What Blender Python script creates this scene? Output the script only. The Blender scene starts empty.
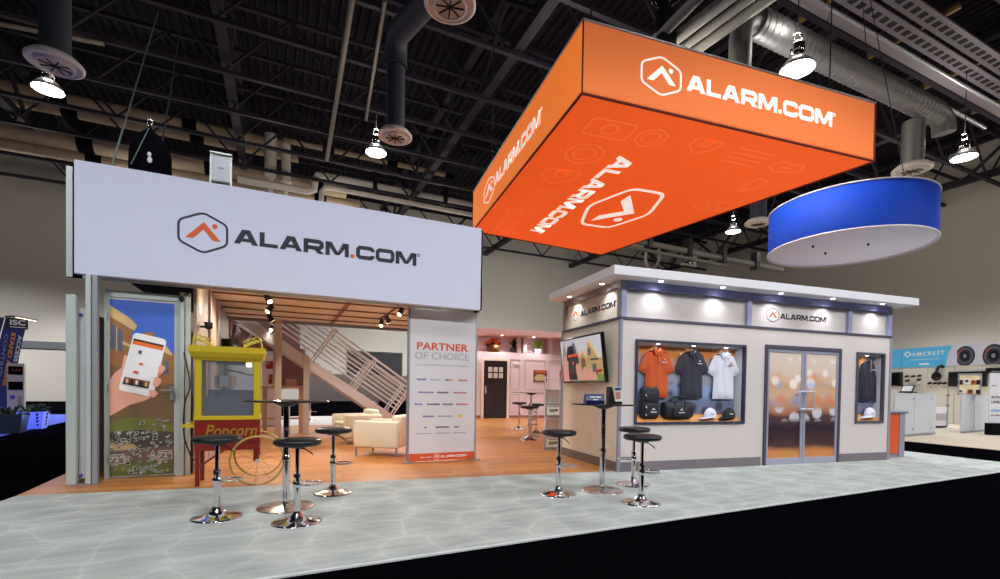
import bpy, math, random
from mathutils import Vector, Matrix
random.seed(4)
PI = math.pi
SC = bpy.context.scene
COL = SC.collection

# ------------------------------------------------------------------ camera and survey helpers
FOC, HOR, ROLL, PITCH, EYE = 473.741, 397.185, -0.016, 0.018, 1.22
TS = 0.319                      # heading of the shop frame (u along its front, v away)
TD = 0.437                      # heading of the deck and the hall (a, b)
OS = (1.782, 7.078)
OD = (-5.246, 5.833)

def ray(px, py):
    a = (px-500)/FOC; b = (HOR-py)/FOC
    c, s = math.cos(ROLL), math.sin(ROLL)
    x = c*a+s*b; z2 = c*b-s*a
    cp, sp = math.cos(PITCH), math.sin(PITCH)
    return x, cp+sp*z2, -sp+cp*z2
def onz(px, py, z=0.0):          # survey a point seen at height z
    r = ray(px, py); t = (z-EYE)/r[2]
    return Vector((r[0]*t, r[1]*t, z))
def aty(px, py, Y):              # survey a point seen at depth Y
    r = ray(px, py); t = Y/r[1]
    return Vector((r[0]*t, Y, EYE+r[2]*t))
def rot2(x, y, t): return (math.cos(t)*x-math.sin(t)*y, math.sin(t)*x+math.cos(t)*y)
def S(u, v, z=0.0):
    p = rot2(u, v, TS); return Vector((OS[0]+p[0], OS[1]+p[1], z))
def D(a, b, z=0.0):
    p = rot2(a, b, TD); return Vector((OD[0]+p[0], OD[1]+p[1], z))
def toD(p):
    q = rot2(p[0]-OD[0], p[1]-OD[1], -TD); return q
def toS(p):
    q = rot2(p[0]-OS[0], p[1]-OS[1], -TS); return q
def onb(px, py, b):              # survey a point on the hall plane b
    r = ray(px, py); c, s = math.cos(TD), math.sin(TD)
    t = (b-s*OD[0]+c*OD[1])/(-s*r[0]+c*r[1])
    q = toD((r[0]*t, r[1]*t)); return q[0], EYE+r[2]*t

# ------------------------------------------------------------------ materials
def lin(c):
    c = c/255.0
    return c/12.92 if c <= 0.04045 else ((c+0.055)/1.055)**2.4
def rgb(r, g, b): return (lin(r), lin(g), lin(b), 1.0)
MATS = {}
def mat(name, col, rough=0.5, metal=0.0, emit=0.0, ecol=None, spec=0.5, noise=0.0, nscale=6.0, stretch=(1,1,1), alpha=1.0, trans=0.0, bump=0.0):
    if name in MATS: return MATS[name]
    m = bpy.data.materials.new(name); m.use_nodes = True
    nt = m.node_tree; b = nt.nodes['Principled BSDF']
    c = rgb(*col)
    b.inputs['Base Color'].default_value = c
    b.inputs['Roughness'].default_value = rough
    b.inputs['Metallic'].default_value = metal
    b.inputs['Specular IOR Level'].default_value = spec
    if emit:
        b.inputs['Emission Color'].default_value = rgb(*(ecol or col))
        b.inputs['Emission Strength'].default_value = emit
    if trans: b.inputs['Transmission Weight'].default_value = trans
    if alpha < 1: b.inputs['Alpha'].default_value = alpha
    if noise or bump:
        tc = nt.nodes.new('ShaderNodeTexCoord'); mp = nt.nodes.new('ShaderNodeMapping')
        mp.inputs['Scale'].default_value = stretch
        n = nt.nodes.new('ShaderNodeTexNoise'); n.inputs['Scale'].default_value = nscale
        n.inputs['Detail'].default_value = 4
        nt.links.new(tc.outputs['Object'], mp.inputs['Vector']); nt.links.new(mp.outputs['Vector'], n.inputs['Vector'])
        if noise:
            r = nt.nodes.new('ShaderNodeValToRGB')
            r.color_ramp.elements[0].position = 0.3; r.color_ramp.elements[1].position = 0.7
            r.color_ramp.elements[0].color = [x*(1-noise) for x in c[:3]]+[1]
            r.color_ramp.elements[1].color = [min(1, x*(1+noise)) for x in c[:3]]+[1]
            nt.links.new(n.outputs['Fac'], r.inputs['Fac']); nt.links.new(r.outputs['Color'], b.inputs['Base Color'])
        if bump:
            bp = nt.nodes.new('ShaderNodeBump'); bp.inputs['Strength'].default_value = bump; bp.inputs['Distance'].default_value = 0.01
            nt.links.new(n.outputs['Fac'], bp.inputs['Height']); nt.links.new(bp.outputs['Normal'], b.inputs['Normal'])
    MATS[name] = m
    return m
def nodes(m): return m.node_tree.nodes, m.node_tree.links, m.node_tree.nodes['Principled BSDF']

# ------------------------------------------------------------------ mesh builder
class MB:
    def __init__(self): self.v=[]; self.f=[]; self.m=[]; self.s=[]; self.M=None
    def add(self, vs, fs, m=0, smooth=False):
        o = len(self.v)
        for p in vs:
            p = Vector(p)
            self.v.append(self.M @ p if self.M is not None else p)
        for f in fs: self.f.append([i+o for i in f]); self.m.append(m); self.s.append(smooth)
        return self
    def bx(self, x0, x1, y0, y1, z0, z1, m=0):
        vs = [(x,y,z) for z in (z0,z1) for y in (y0,y1) for x in (x0,x1)]
        return self.add(vs, [(0,2,3,1),(4,5,7,6),(0,1,5,4),(2,6,7,3),(0,4,6,2),(1,3,7,5)], m)
    def box(self, c, s, m=0, R=None):
        vs = [Vector((x*s[0]/2, y*s[1]/2, z*s[2]/2)) for z in (-1,1) for y in (-1,1) for x in (-1,1)]
        if R is not None: vs = [R @ p for p in vs]
        vs = [p+Vector(c) for p in vs]
        return self.add(vs, [(0,2,3,1),(4,5,7,6),(0,1,5,4),(2,6,7,3),(0,4,6,2),(1,3,7,5)], m)
    def rbox(self, x0, x1, y0, y1, z0, z1, r=0.03, m=0, k=3):   # rounded box
        n = 2*(k+1)
        def side(a0, a1):
            out = []
            for i in range(k+1): out.append((a0+r, -math.cos(PI/2*i/k), 0)) 
            return out
        vs=[]; 
        # superellipsoid-like rounding: sphere grid pushed to corners
        nu, nv = 4*(k+1), 2*(k+1)
        cx,cy,cz=(x0+x1)/2,(y0+y1)/2,(z0+z1)/2; hx,hy,hz=(x1-x0)/2-r,(y1-y0)/2-r,(z1-z0)/2-r
        lats=[-PI/2+PI/2*i/k for i in range(k+1)]+[PI/2*i/k for i in range(k+1)]
        for j,la in enumerate(lats):
            sz = -1 if j<=k else 1
            for q,(sx,sy) in enumerate(((1,1),(-1,1),(-1,-1),(1,-1))):
                for i in range(k+1):
                    lo = q*PI/2+PI/2*i/k
                    vs.append((cx+sx*hx+r*math.cos(la)*math.cos(lo), cy+sy*hy+r*math.cos(la)*math.sin(lo), cz+sz*hz+r*math.sin(la)))
        fs=[]
        for j in range(nv-1):
            for i in range(nu):
                fs.append((j*nu+i, j*nu+(i+1)%nu, (j+1)*nu+(i+1)%nu, (j+1)*nu+i))
        fs.append(tuple(reversed(range(nu)))); fs.append(tuple(range((nv-1)*nu, nv*nu)))
        return self.add(vs, fs, m, True)
    def cyl(self, p0, p1, r0, r1=None, n=20, m=0, caps=True, smooth=True):
        p0=Vector(p0); p1=Vector(p1); r1 = r0 if r1 is None else r1
        d=(p1-p0).normalized(); h = Vector((0,0,1)) if abs(d.z)<0.9 else Vector((1,0,0))
        x=d.cross(h).normalized(); y=d.cross(x)
        vs=[]
        for p,r in ((p0,r0),(p1,r1)):
            for i in range(n):
                t=2*PI*i/n; vs.append(p+x*(r*math.cos(t))+y*(r*math.sin(t)))
        self.add(vs, [(i,(i+1)%n,n+(i+1)%n,n+i) for i in range(n)], m, smooth)
        if caps:
            self.add(vs[:n], [tuple(reversed(range(n)))], m); self.add(vs[n:], [tuple(range(n))], m)
        return self
    def tube(self, pts, r, n=10, closed=False, m=0):
        pts=[Vector(p) for p in pts]; N=len(pts); vs=[]; fs=[]
        prev=None
        for i,p in enumerate(pts):
            if closed: t=(pts[(i+1)%N]-pts[i-1])
            else: t=(pts[min(i+1,N-1)]-pts[max(i-1,0)])
            t.normalize()
            if prev is None:
                h=Vector((0,0,1)) if abs(t.z)<0.9 else Vector((1,0,0)); x=t.cross(h).normalized()
            else:
                x=(prev-t*prev.dot(t)).normalized()
            prev=x; y=t.cross(x)
            for k in range(n):
                a=2*PI*k/n; vs.append(p+x*(r*math.cos(a))+y*(r*math.sin(a)))
        for i in range(N if closed else N-1):
            j=(i+1)%N
            for k in range(n): fs.append((i*n+k, i*n+(k+1)%n, j*n+(k+1)%n, j*n+k))
        self.add(vs, fs, m, True)
        if not closed:
            self.add(vs[:n], [tuple(reversed(range(n)))], m); self.add(vs[-n:], [tuple(range(n))], m)
        return self
    def lathe(self, prof, c=(0,0,0), n=32, m=0, sx=1, sy=1, caps=True):
        vs=[]; fs=[]; c=Vector(c)
        for r,z in prof:
            for i in range(n):
                t=2*PI*i/n; vs.append(c+Vector((sx*r*math.cos(t), sy*r*math.sin(t), z)))
        for j in range(len(prof)-1):
            for i in range(n): fs.append((j*n+i, j*n+(i+1)%n, (j+1)*n+(i+1)%n, (j+1)*n+i))
        self.add(vs, fs, m, True)
        if caps and prof[0][0]>1e-6: self.add(vs[:n], [tuple(reversed(range(n)))], m)
        if caps and prof[-1][0]>1e-6: self.add(vs[-n:], [tuple(range(n))], m)
        return self
    def sph(self, c, r, m=0, n=14, k=8):
        r = r if isinstance(r, (tuple, list)) else (r,r,r); vs=[]; fs=[]
        for j in range(k+1):
            la=-PI/2+PI*j/k
            for i in range(n):
                lo=2*PI*i/n; vs.append((c[0]+r[0]*math.cos(la)*math.cos(lo), c[1]+r[1]*math.cos(la)*math.sin(lo), c[2]+r[2]*math.sin(la)))
        for j in range(k):
            for i in range(n): fs.append((j*n+i, j*n+(i+1)%n, (j+1)*n+(i+1)%n, (j+1)*n+i))
        return self.add(vs, fs, m, True)
    def prism(self, poly, d0, d1, m=0, mp=None):
        # poly in (x, z); depth along y from d0 (front) to d1
        mp = mp or (lambda x, z, d: (x, d, z))
        n=len(poly); vs=[mp(x,z,d0) for x,z in poly]+[mp(x,z,d1) for x,z in poly]
        ar=sum(poly[i][0]*poly[(i+1)%n][1]-poly[(i+1)%n][0]*poly[i][1] for i in range(n))
        idx=list(range(n))
        fs=[tuple(idx), tuple(reversed([i+n for i in idx]))]+[(i, i+n, (i+1)%n+n, (i+1)%n) for i in range(n)]
        if ar<0: fs=[tuple(reversed(f)) for f in fs]
        return self.add(vs, fs, m)
    def ribbon(self, pts, w, closed=False, d0=0.0, d1=0.003, m=0, mp=None):
        N=len(pts); P=[Vector((p[0],p[1])) for p in pts]; L=[]; R=[]
        for i in range(N):
            if closed: a=(P[i]-P[i-1]).normalized(); b=(P[(i+1)%N]-P[i]).normalized()
            else:
                a=(P[i]-P[i-1]).normalized() if i>0 else None
                b=(P[i+1]-P[i]).normalized() if i<N-1 else None
                a = a or b; b = b or a
            na=Vector((-a.y,a.x)); nb=Vector((-b.y,b.x)); t=(na+nb)
            t.normalize(); k=1/max(0.35, t.dot(na))
            L.append(P[i]+t*(w/2*k)); R.append(P[i]-t*(w/2*k))
        for i in range(N if closed else N-1):
            j=(i+1)%N
            self.prism([R[i],R[j],L[j],L[i]], d0, d1, m, mp)
        return self
    def build(self, name, mats, parent=None, bevel=0.0, kind=None):
        me=bpy.data.meshes.new(name); me.from_pydata([tuple(p) for p in self.v], [], self.f)
        mats = mats if isinstance(mats, (list, tuple)) else [mats]
        for m in mats: me.materials.append(m)
        for p,mi,s in zip(me.polygons, self.m, self.s): p.material_index=mi; p.use_smooth=s
        me.update()
        o=bpy.data.objects.new(name, me); COL.objects.link(o)
        if parent: o.parent=parent
        if bevel:
            md=o.modifiers.new('bevel','BEVEL'); md.width=bevel; md.segments=2; md.limit_method='ANGLE'
        if kind: o['kind']=kind
        return o

def thing(name, label, cat, loc=(0,0,0), rz=0.0, group=None):
    o=bpy.data.objects.new(name, None); COL.objects.link(o); o.empty_display_size=0.2
    o.location=loc; o.rotation_euler=(0,0,rz); o['label']=label; o['category']=cat
    if group: o['group']=group
    return o
def tag(o, label, cat, group=None):
    o['label']=label; o['category']=cat
    if group: o['group']=group
    return o
def put(o, loc, rz=0.0): o.location=loc; o.rotation_euler=(0,0,rz); return o
def dup(root, loc, rz=0.0, label=None, group=None):
    r=root.copy(); COL.objects.link(r); r.location=loc; r.rotation_euler=(0,0,rz)
    if label: r['label']=label
    if group: r['group']=group
    for ch in list(root.children):
        c=ch.copy(); COL.objects.link(c); c.parent=r
        for g in list(ch.children):
            d=g.copy(); COL.objects.link(d); d.parent=c
    return r
def text(name, s, size, m, parent, loc=(0,0,0), rot=(PI/2,0,0), sx=1.0, bold=0.0, align='CENTER', shear=0.0, space=1.0, width=None):
    cu=bpy.data.curves.new(name,'FONT'); cu.body=s; cu.size=size; cu.extrude=0.0015; cu.offset=bold
    cu.align_x=align; cu.align_y='CENTER'; cu.shear=shear; cu.space_character=space; cu.resolution_u=3
    to=bpy.data.objects.new(name+'_tmp', cu); COL.objects.link(to)
    dg=bpy.context.evaluated_depsgraph_get(); dg.update()
    me=bpy.data.meshes.new_from_object(to.evaluated_get(dg)); me.name=name
    bpy.data.objects.remove(to); bpy.data.curves.remove(cu)
    if width:
        xs=[v.co.x for v in me.vertices]; sx=width/max(1e-6,max(xs)-min(xs))
    M=Matrix.Translation(loc) @ Matrix.Rotation(rot[2],4,'Z') @ Matrix.Rotation(rot[1],4,'Y') @ Matrix.Rotation(rot[0],4,'X') @ Matrix.Diagonal((sx,1,1,1))
    me.transform(M); me.materials.clear(); me.materials.append(m)
    o=bpy.data.objects.new(name, me); COL.objects.link(o); o.parent=parent
    return o
def arcpts(cx, cz, r, a0, a1, n): return [(cx+r*math.cos(a0+(a1-a0)*i/n), cz+r*math.sin(a0+(a1-a0)*i/n)) for i in range(n+1)]
def rpoly(pts, r, n=4):           # round the corners of a closed 2D outline
    out=[]; N=len(pts)
    for i in range(N):
        p=Vector(pts[i]); a=Vector(pts[i-1])-p; b=Vector(pts[(i+1)%N])-p
        k=min(r, a.length*0.45, b.length*0.45)
        A=p+a.normalized()*k; B=p+b.normalized()*k
        for j in range(n+1):
            t=j/n; q=A*(1-t)**2+p*2*t*(1-t)+B*t*t; out.append((q.x,q.y))
    return out

# ------------------------------------------------------------------ the house lettering
def glyph(ch):                    # outlines for a unit cap height: list of ('p', poly) or ('r', path, closed)
    w=0.27
    if ch=='A': return 1.5, [('p',[(0,0),(.37,0),(.78,.78),(.76,1),(.5,1)]),('p',[(1.5,0),(1.0,1),(.74,1),(.72,.78),(1.13,0)]),('p',[(.45,.18),(1.05,.18),(.93,.4),(.57,.4)])]
    if ch=='L': return 1.18, [('p',[(0,0),(1.18,0),(1.18,.25),(.32,.25),(.32,1),(0,1)])]
    if ch=='R': return 1.42, [('p',[(0,0),(.32,0),(.32,1),(0,1)]),('r',[(.2,.87),(1.08,.87),(1.25,.76),(1.25,.52),(1.1,.4),(.2,.4)],False),('p',[(.62,.38),(1.02,.38),(1.44,0),(1.0,0)])]
    if ch=='M': return 1.68, [('p',[(0,0),(.3,0),(.3,1),(0,1)]),('p',[(1.68,0),(1.68,1),(1.38,1),(1.38,0)]),('p',[(0,1),(.44,1),(.99,.08),(.69,.08)]),('p',[(1.68,1),(.69,.08),(.99,.08),(1.24,1)][::-1])]
    if ch=='C': return 1.38, [('r',[(1.24,.64),(1.24,.76),(1.1,.87),(.28,.87),(.14,.73),(.14,.27),(.28,.13),(1.1,.13),(1.24,.24),(1.24,.36)],False)]
    if ch=='O': return 1.46, [('r',[(.14,.27),(.14,.73),(.28,.87),(1.18,.87),(1.32,.73),(1.32,.27),(1.18,.13),(.28,.13)],True)]
    if ch=='.': return .34, [('p',rpoly([(.02,0),(.32,0),(.32,.28),(.02,.28)],.1))]
def alarm_lettering(parent, mp, x0, x1, y0, y1, mt, md, d=0.004, reg=True):
    mb=MB(); W=sum(glyph(c)[0] for c in 'ALARM.COM')+0.1*8; kx=(x1-x0)/W; ky=y1-y0; x=0
    for c in 'ALARM.COM':
        w,parts=glyph(c); mi = 1 if c=='.' else 0
        f=lambda X,Y,dd,x=x: mp(x0+(x+X)*kx, y0+Y*ky, dd)
        for p in parts:
            if p[0]=='p': mb.prism(p[1], -d, 0.0, mi, f)
            else: mb.ribbon(p[1], .285, p[2], -d, 0.0, mi, f)
        x+=w+.1
    if reg:
        r=ky*.11
        mb.ribbon([(x1+r*1.6+r*math.cos(i*PI/6), y1-r+r*math.sin(i*PI/6)) for i in range(12)], r*.45, True, -d, 0, 0, mp)
    return mb.build('lettering', [mt, md], parent)
def alarm_emblem(parent, mp, cx, cy, hw, hh, mr, mpk, d=0.004, w=0.1):
    mb=MB(); f=lambda X,Y,dd: mp(cx+X*hw, cy+Y*hh, dd)
    hexo=rpoly([(-.98,.5),(0,1),(.98,.5),(.98,-.5),(0,-1),(-.98,-.5)], .22)
    mb.ribbon(hexo, w, True, -d, 0, 0, f)
    mb.prism([(-.72,-.32),(-.4,-.32),(.01,.17),(.4,-.34),(.72,-.34),(.03,.54)], -d, 0, 1, f)
    mb.prism([(.47+.11*math.cos(i*PI/6), .38+.13*math.sin(i*PI/6)) for i in range(12)], -d, 0, 1, f)
    return mb.build('logo_emblem', [mr, mpk], parent)

# ------------------------------------------------------------------ shared materials
white = mat('white_fabric', (212,216,238), .9, spec=.1)
white_paint = mat('white_paint', (232,230,236), .45)
cream = mat('cream_leather', (234,228,204), .5, bump=.15)
alu = mat('brushed_aluminium', (190,192,200), .35, metal=.75)
grey_metal = mat('grey_frame_metal', (150,152,160), .4, metal=.5)
chrome = mat('chrome', (225,225,228), .08, metal=1.0)
black = mat('black_plastic', (14,14,16), .45)
black_gloss = mat('black_glass', (10,10,12), .06)
black_cloth = mat('black_cloth', (10,11,16), .95, spec=.1)
leather = mat('black_leather', (16,18,20), .38)
navy = mat('ink_navy', (24,26,46), .6)
ink_white = mat('ink_white', (240,244,240), .6)
ink_lit = mat('ink_white_glow', (245,250,245), .6, emit=.55)  # glow added to the white so the box lettering looks lit
ink_orange = mat('ink_orange', (214,90,30), .6)
ink_grey = mat('ink_grey', (150,150,160), .6)
tan_paint = mat('tan_paint', (198,188,176), .5)
dark_steel = mat('dark_roof_steel', (44,40,50), .6, metal=.1, spec=.2)
galv = mat('galvanised_duct', (150,150,150), .5, metal=.8, bump=.2, nscale=3)
insul = mat('insulated_pipe_wrap', (178,158,132), .8, noise=.08, nscale=2)
pipe_white = mat('white_pipe_paint', (206,200,190), .6)
red = mat('cart_red', (124,24,14), .4)
yellow = mat('cart_yellow', (196,170,20), .45)
gold = mat('cart_gold', (196,150,60), .35, metal=.6)
lamp_hot = mat('lamp_glow_white', (255,252,244), .5, emit=30.0)
lamp_warm = mat('lamp_glow_warm', (255,226,170), .5, emit=6.0)
led = mat('downlight_glow', (245,250,255), .5, emit=14.0)

# ------------------------------------------------------------------ the hall
def struct(o): o['kind']='structure'; return o
hall_black = mat('black_hall_carpet', (6,6,9), 1.0, spec=.0)
wall_paint = mat('hall_wall_paint', (188,182,172), .85, spec=.1)
mb=MB(); mb.M=None
fl=[D(-46,-22,-.012),D(60,-22,-.012),D(60,33,-.012),D(-46,33,-.012)]
mb.add(fl+[p-Vector((0,0,.2)) for p in fl], [(0,1,2,3),(7,6,5,4),(0,4,5,1),(1,5,6,2),(2,6,7,3),(3,7,4,0)])
struct(mb.build('floor', hall_black))
def hall_empty_frame(mb):         # map hall coordinates into the world
    mb.M=Matrix.Translation((OD[0],OD[1],0)) @ Matrix.Rotation(TD,4,'Z'); return mb
WB, WR = 30.6, 38.5
m=hall_empty_frame(MB()); m.bx(-46,WR+.4,WB,WB+.4,0,15.6); struct(m.build('wall_back', wall_paint))
m=hall_empty_frame(MB()); m.bx(WR,WR+.4,-22,WB,0,15.6); struct(m.build('wall_right', wall_paint))
rail_m=mat('wall_rail_grey', (92,92,98), .6)
m=hall_empty_frame(MB())
za=onb(40,345,WB)[1]
m.bx(-46,2.0,WB-.08,WB,za-.22,za+.22)
struct(m.build('trim_1', rail_m))
# dark roll-up door in the back wall, seen beyond the stairs
a0,z1=onb(349,352,WB-.1); a1,_=onb(401,353,WB-.1)
m=hall_empty_frame(MB()); m.bx(a0,a1,WB-.06,WB,0,z1,0)
for k in range(14): m.bx(a0,a1,WB-.08,WB-.06,k*z1/14,k*z1/14+z1/17,0)
m.bx(a0-.12,a0,WB-.14,WB,0,z1+.12,1); m.bx(a1,a1+.12,WB-.14,WB,0,z1+.12,1); m.bx(a0,a1,WB-.14,WB,z1,z1+.12,1)
struct(m.build('door_1', [mat('roll_door_dark',(26,26,32),.6), mat('roll_door_frame',(60,58,60),.6)]))

# ribbed roof deck
deck=mat('ribbed_roof_deck', (30,24,34), .7, metal=.1, spec=.2)
m=hall_empty_frame(MB()); n=230; vs=[]; fs=[]
for i in range(n):
    a=-46+i*(WR+46)/n; w=(WR+46)/n
    for q,(da,z) in enumerate(((0,15.6),(.35*w,15.6),(.5*w,15.72),(.85*w,15.72))): vs += [(a+da,-22,z),(a+da,WB+.4,z)]
k=len(vs)//2
m.add(vs, [(2*i,2*i+1,2*i+3,2*i+2) for i in range(k-1)])
struct(m.build('ceiling', deck))

# open-web roof joists along the hall and girders across them
def joist(name, b, z0, z1, a0, a1, step, w=.16, mt=dark_steel):
    m=hall_empty_frame(MB())
    m.bx(a0,a1,b-w/2,b+w/2,z0-.07,z0+.07); m.bx(a0,a1,b-w/2,b+w/2,z1-.07,z1+.07)
    n=int((a1-a0)/step)
    for i in range(n):
        A=a0+i*step; up=i%2==0
        m.cyl((A,b,z0 if up else z1),(A+step,b,z1 if up else z0),.05,n=6)
    return struct(m.build(name, mt))
for b in (-4.0,-1.1,1.65,4.35,7.05,9.75,12.45,15.15,17.85,20.5,24.4,27.6):
    joist('roof_joist', b, 12.5, 15.0, -26, WR-.5, 2.2)
def girder(a, z0, z1, w=.35):
    m=hall_empty_frame(MB())
    m.bx(a-w/2,a+w/2,-8,WB,z0-.16,z0+.16); m.bx(a-w/2,a+w/2,-8,WB,z1-.12,z1+.12)
    b=-8
    i=0
    while b<WB-2.7:
        m.cyl((a,b,z0 if i%2 else z1),(a,b+2.7,z1 if i%2 else z0),.09,n=8); b+=2.7; i+=1
    return struct(m.build('roof_girder', dark_steel))
for a in (-17,-8.2,.5,9.6,18.4,27.2,36): girder(a, 12.9, 15.2)
# thin ceiling conduits (each its own run)
def conduit(label, pts, r, mt, cat='conduit', name='ceiling_conduit', bands=()):
    o=MB().tube(pts, r, 8).build(name, mt); tag(o, label, cat); return o
rusty=mat('conduit_grey_brown',(110,100,92),.6)
p0=onz(353,-6,12.3); p1=onz(327,160,12.3)
conduit('long thin grey conduit hung under the roof left of the round vents', [p0,p1], .09, rusty)
conduit('bright thin pipe crossing behind the far left drop vent', [onz(-10,22,12.2),onz(104,44,12.2)], .07, rusty)
conduit('thin brown pipe crossing near the top middle of the roof', [onz(385,0,12.2),onz(366,120,12.2)], .06, rusty)
conduit('long bright steel rail under the roof beside the silver duct', [onz(757,4,11.9),onz(985,128,11.9)], .06, alu)
conduit('thin pale rail running along the underside of the catwalk', [onz(826,6,11.6),onz(1010,112,11.6)], .05, alu)
conduit('dark slanting sprinkler pipe under the far right roof', [onz(726,205,9.5),onz(766,176,9.5)], .05, alu)

# catwalk with square lightening holes, right of the orange sign
th=thing('catwalk','long grey ceiling catwalk with rows of square holes above the silver duct','catwalk', D(12,1.2,12.5), TD)
m=MB()
m.bx(0,26,0,.42,0,.06); m.build('walkway_panel', mat('catwalk_grey',(150,142,150),.6), th)
hole=mat('catwalk_hole_dark',(18,16,22),.8)
for row,y in ((0,-.42),(1,-1.02)):
    m=MB(); m.bx(0,26,y-.24,y+.24,0,.05,0)
    for i in range(64): m.bx(.2+i*.4,.2+i*.4+.23,y-.1,y+.1,-.012,0,1)
    m.build('perforated_flange', [mat('catwalk_flange',(120,112,122),.6), hole], th)
for i in range(7):
    MB().bx(1+i*3.6,1.12+i*3.6,-1.6,.8,.06,.2).build('cross_beam', mat('catwalk_rust',(120,92,50),.6), th)
    for y in (-1.5,.6): MB().cyl((1.06+i*3.6,y,.2),(1.06+i*3.6,y,2.9),.03,n=6).build('hanger_rod', dark_steel, th)

# ------------------------------------------------------------------ ducts, drop vents, pipes
def drop_vent(label, px, py, z, r, rd, top, mtd):
    p=onz(px,py,z)
    t=thing('drop_vent',label,'vent',p)
    o=MB().cyl((0,0,.12),(0,0,top-z),r,n=28).build('duct_riser', mtd, t)
    m=MB(); m.lathe([(r*1.02,.22),(rd*.8,.2),(rd,.1),(rd,.05),(rd*.86,.02),(rd*.8,.1),(rd*.7,.12)], n=40)
    m.lathe([(rd*.7,.14),(rd*.66,.0),(rd*.6,-.01),(rd*.56,.05)], n=36, caps=False)
    m.build('diffuser_rings', vent_white, t)
    m=MB(); m.cyl((0,0,.02),(0,0,.06),rd*.57,n=32,m=0)
    for k in range(8):
        a=k*PI/4+.2; m.tube([(0,0,.01),(rd*.55*math.cos(a),rd*.55*math.sin(a),.01)],.014,6,m=1)
    m.cyl((0,0,.0),(0,0,.05),.05,n=12,m=1)
    m.build('damper', [mat('vent_damper',(205,200,192),.6), dark_steel], t)
    return t
vent_white=mat('vent_white',(238,234,226),.5)
slate=mat('slate_duct_paint',(58,64,78),.6)
drop_vent('slate grey drop duct with round vent, behind the far left ceiling lamp',55,67,8.0,.27,.5,15,slate)
drop_vent('slate grey drop duct with round vent right of the middle ceiling lamp',395,139,8.0,.25,.46,9.9,slate)
drop_vent('round white vent cut off at the top edge, seen from below',450,8,8.0,.27,.46,15,slate)
drop_vent('bare metal drop duct with round vent above the blue drum sign',912,172,8.0,.28,.5,9.5,galv)
drop_vent('far dark drop duct with round vent just left of the blue drum sign',758,225,8.0,.3,.5,14,slate)
q=onz(395,139,8.0); tag(MB().tube([Vector((q.x,q.y,9.95)),Vector((q.x,q.y,10.3)),Vector((q.x+.1,q.y-.3,10.6)),onz(428,0,10.6),onz(452,-40,10.6)],.3,16).build('branch_duct',slate),'dim slate duct running forward above the middle drop vent','duct')
# silver spiral duct
p0=onz(756,23,9.8); p1=onz(936,113,9.8); dd_=(p1-p0); LD=dd_.length; hd_=math.atan2(dd_.y,dd_.x)
th=thing('spiral_duct','fat silver spiral duct running under the catwalk','duct', p0, hd_)
MB().cyl((0,0,0),(LD,0,0),.31,n=32).build('duct_run', galv, th)
pts=[]
for i in range(int(LD/.2)*16):
    t=i/16; pts.append((t*.2,.315*math.cos(t*2*PI),.315*math.sin(t*2*PI)))
MB().tube(pts,.01,4).build('spiral_seam', galv, th)
MB().tube([(LD-.02,0,0),(LD+.25,0,-.03),(LD+.45,0,-.2),(LD+.5,0,-.5)], .29, 20).build('elbow', galv, th)
q=p0; e_=(p1-p0).normalized()
th=tag(MB().tube([q+e_*.1,q-e_*.25+Vector((0,0,-.03)),q-e_*.45+Vector((0,0,-.2)),q-e_*.5+Vector((0,0,-.5)),q-e_*.5+Vector((0,0,-1.6))], .24, 18).build('branch_duct', galv),'silver branch duct bending down behind the orange sign top','duct')

def insulated(label, a0, a1, b, z, r, bandstep=0.0, first=0.0, mt=insul, slope=0.0):
    t=thing('insulated_pipe',label,'pipe',D(a0,b,z),TD)
    L=a1-a0
    MB().cyl((0,0,0),(L,0,slope*L),r,n=20).build('pipe_run', mt, t)
    if bandstep:
        x=first
        while x<L:
            MB().cyl((x-.32,0,slope*x),(x+.32,0,slope*x),r*1.04,n=20).build('hanger_band', black_cloth, t)
            x+=bandstep
    return t
PB=22.0
zz=lambda px,py: onb(px,py,PB)
insulated('uppermost of the four fat tan pipes on the left wall', -14, 2.4, PB, zz(14,90)[1]+.05, .30, 5.2, 1.6)
insulated('second from top of the four fat tan pipes on the left wall', -14, 3.2, PB+.2, zz(14,100)[1]+.02, .22, 5.2, 1.9)
insulated('third from top of the four fat tan pipes, double height, above the white sign', -14, 5.8, PB, zz(10,129)[1]-.05, .42, 5.2, 2.6)
insulated('lowest of the four fat tan pipes, just over the white sign', -14, 6.6, PB+.3, zz(10,140)[1]-.15, .24, 5.2, 2.8)
a,z=zz(305,144.5); insulated('upper thin tan pipe running right behind the middle ceiling lamp', 2.4, 12.5, PB, z, .15, 3.7, 2.4)
a,z=zz(305,155.5); insulated('lower thin tan pipe running right behind the middle ceiling lamp', 3.2, 12.5, PB, z, .12, 3.7, 1.8)
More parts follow.
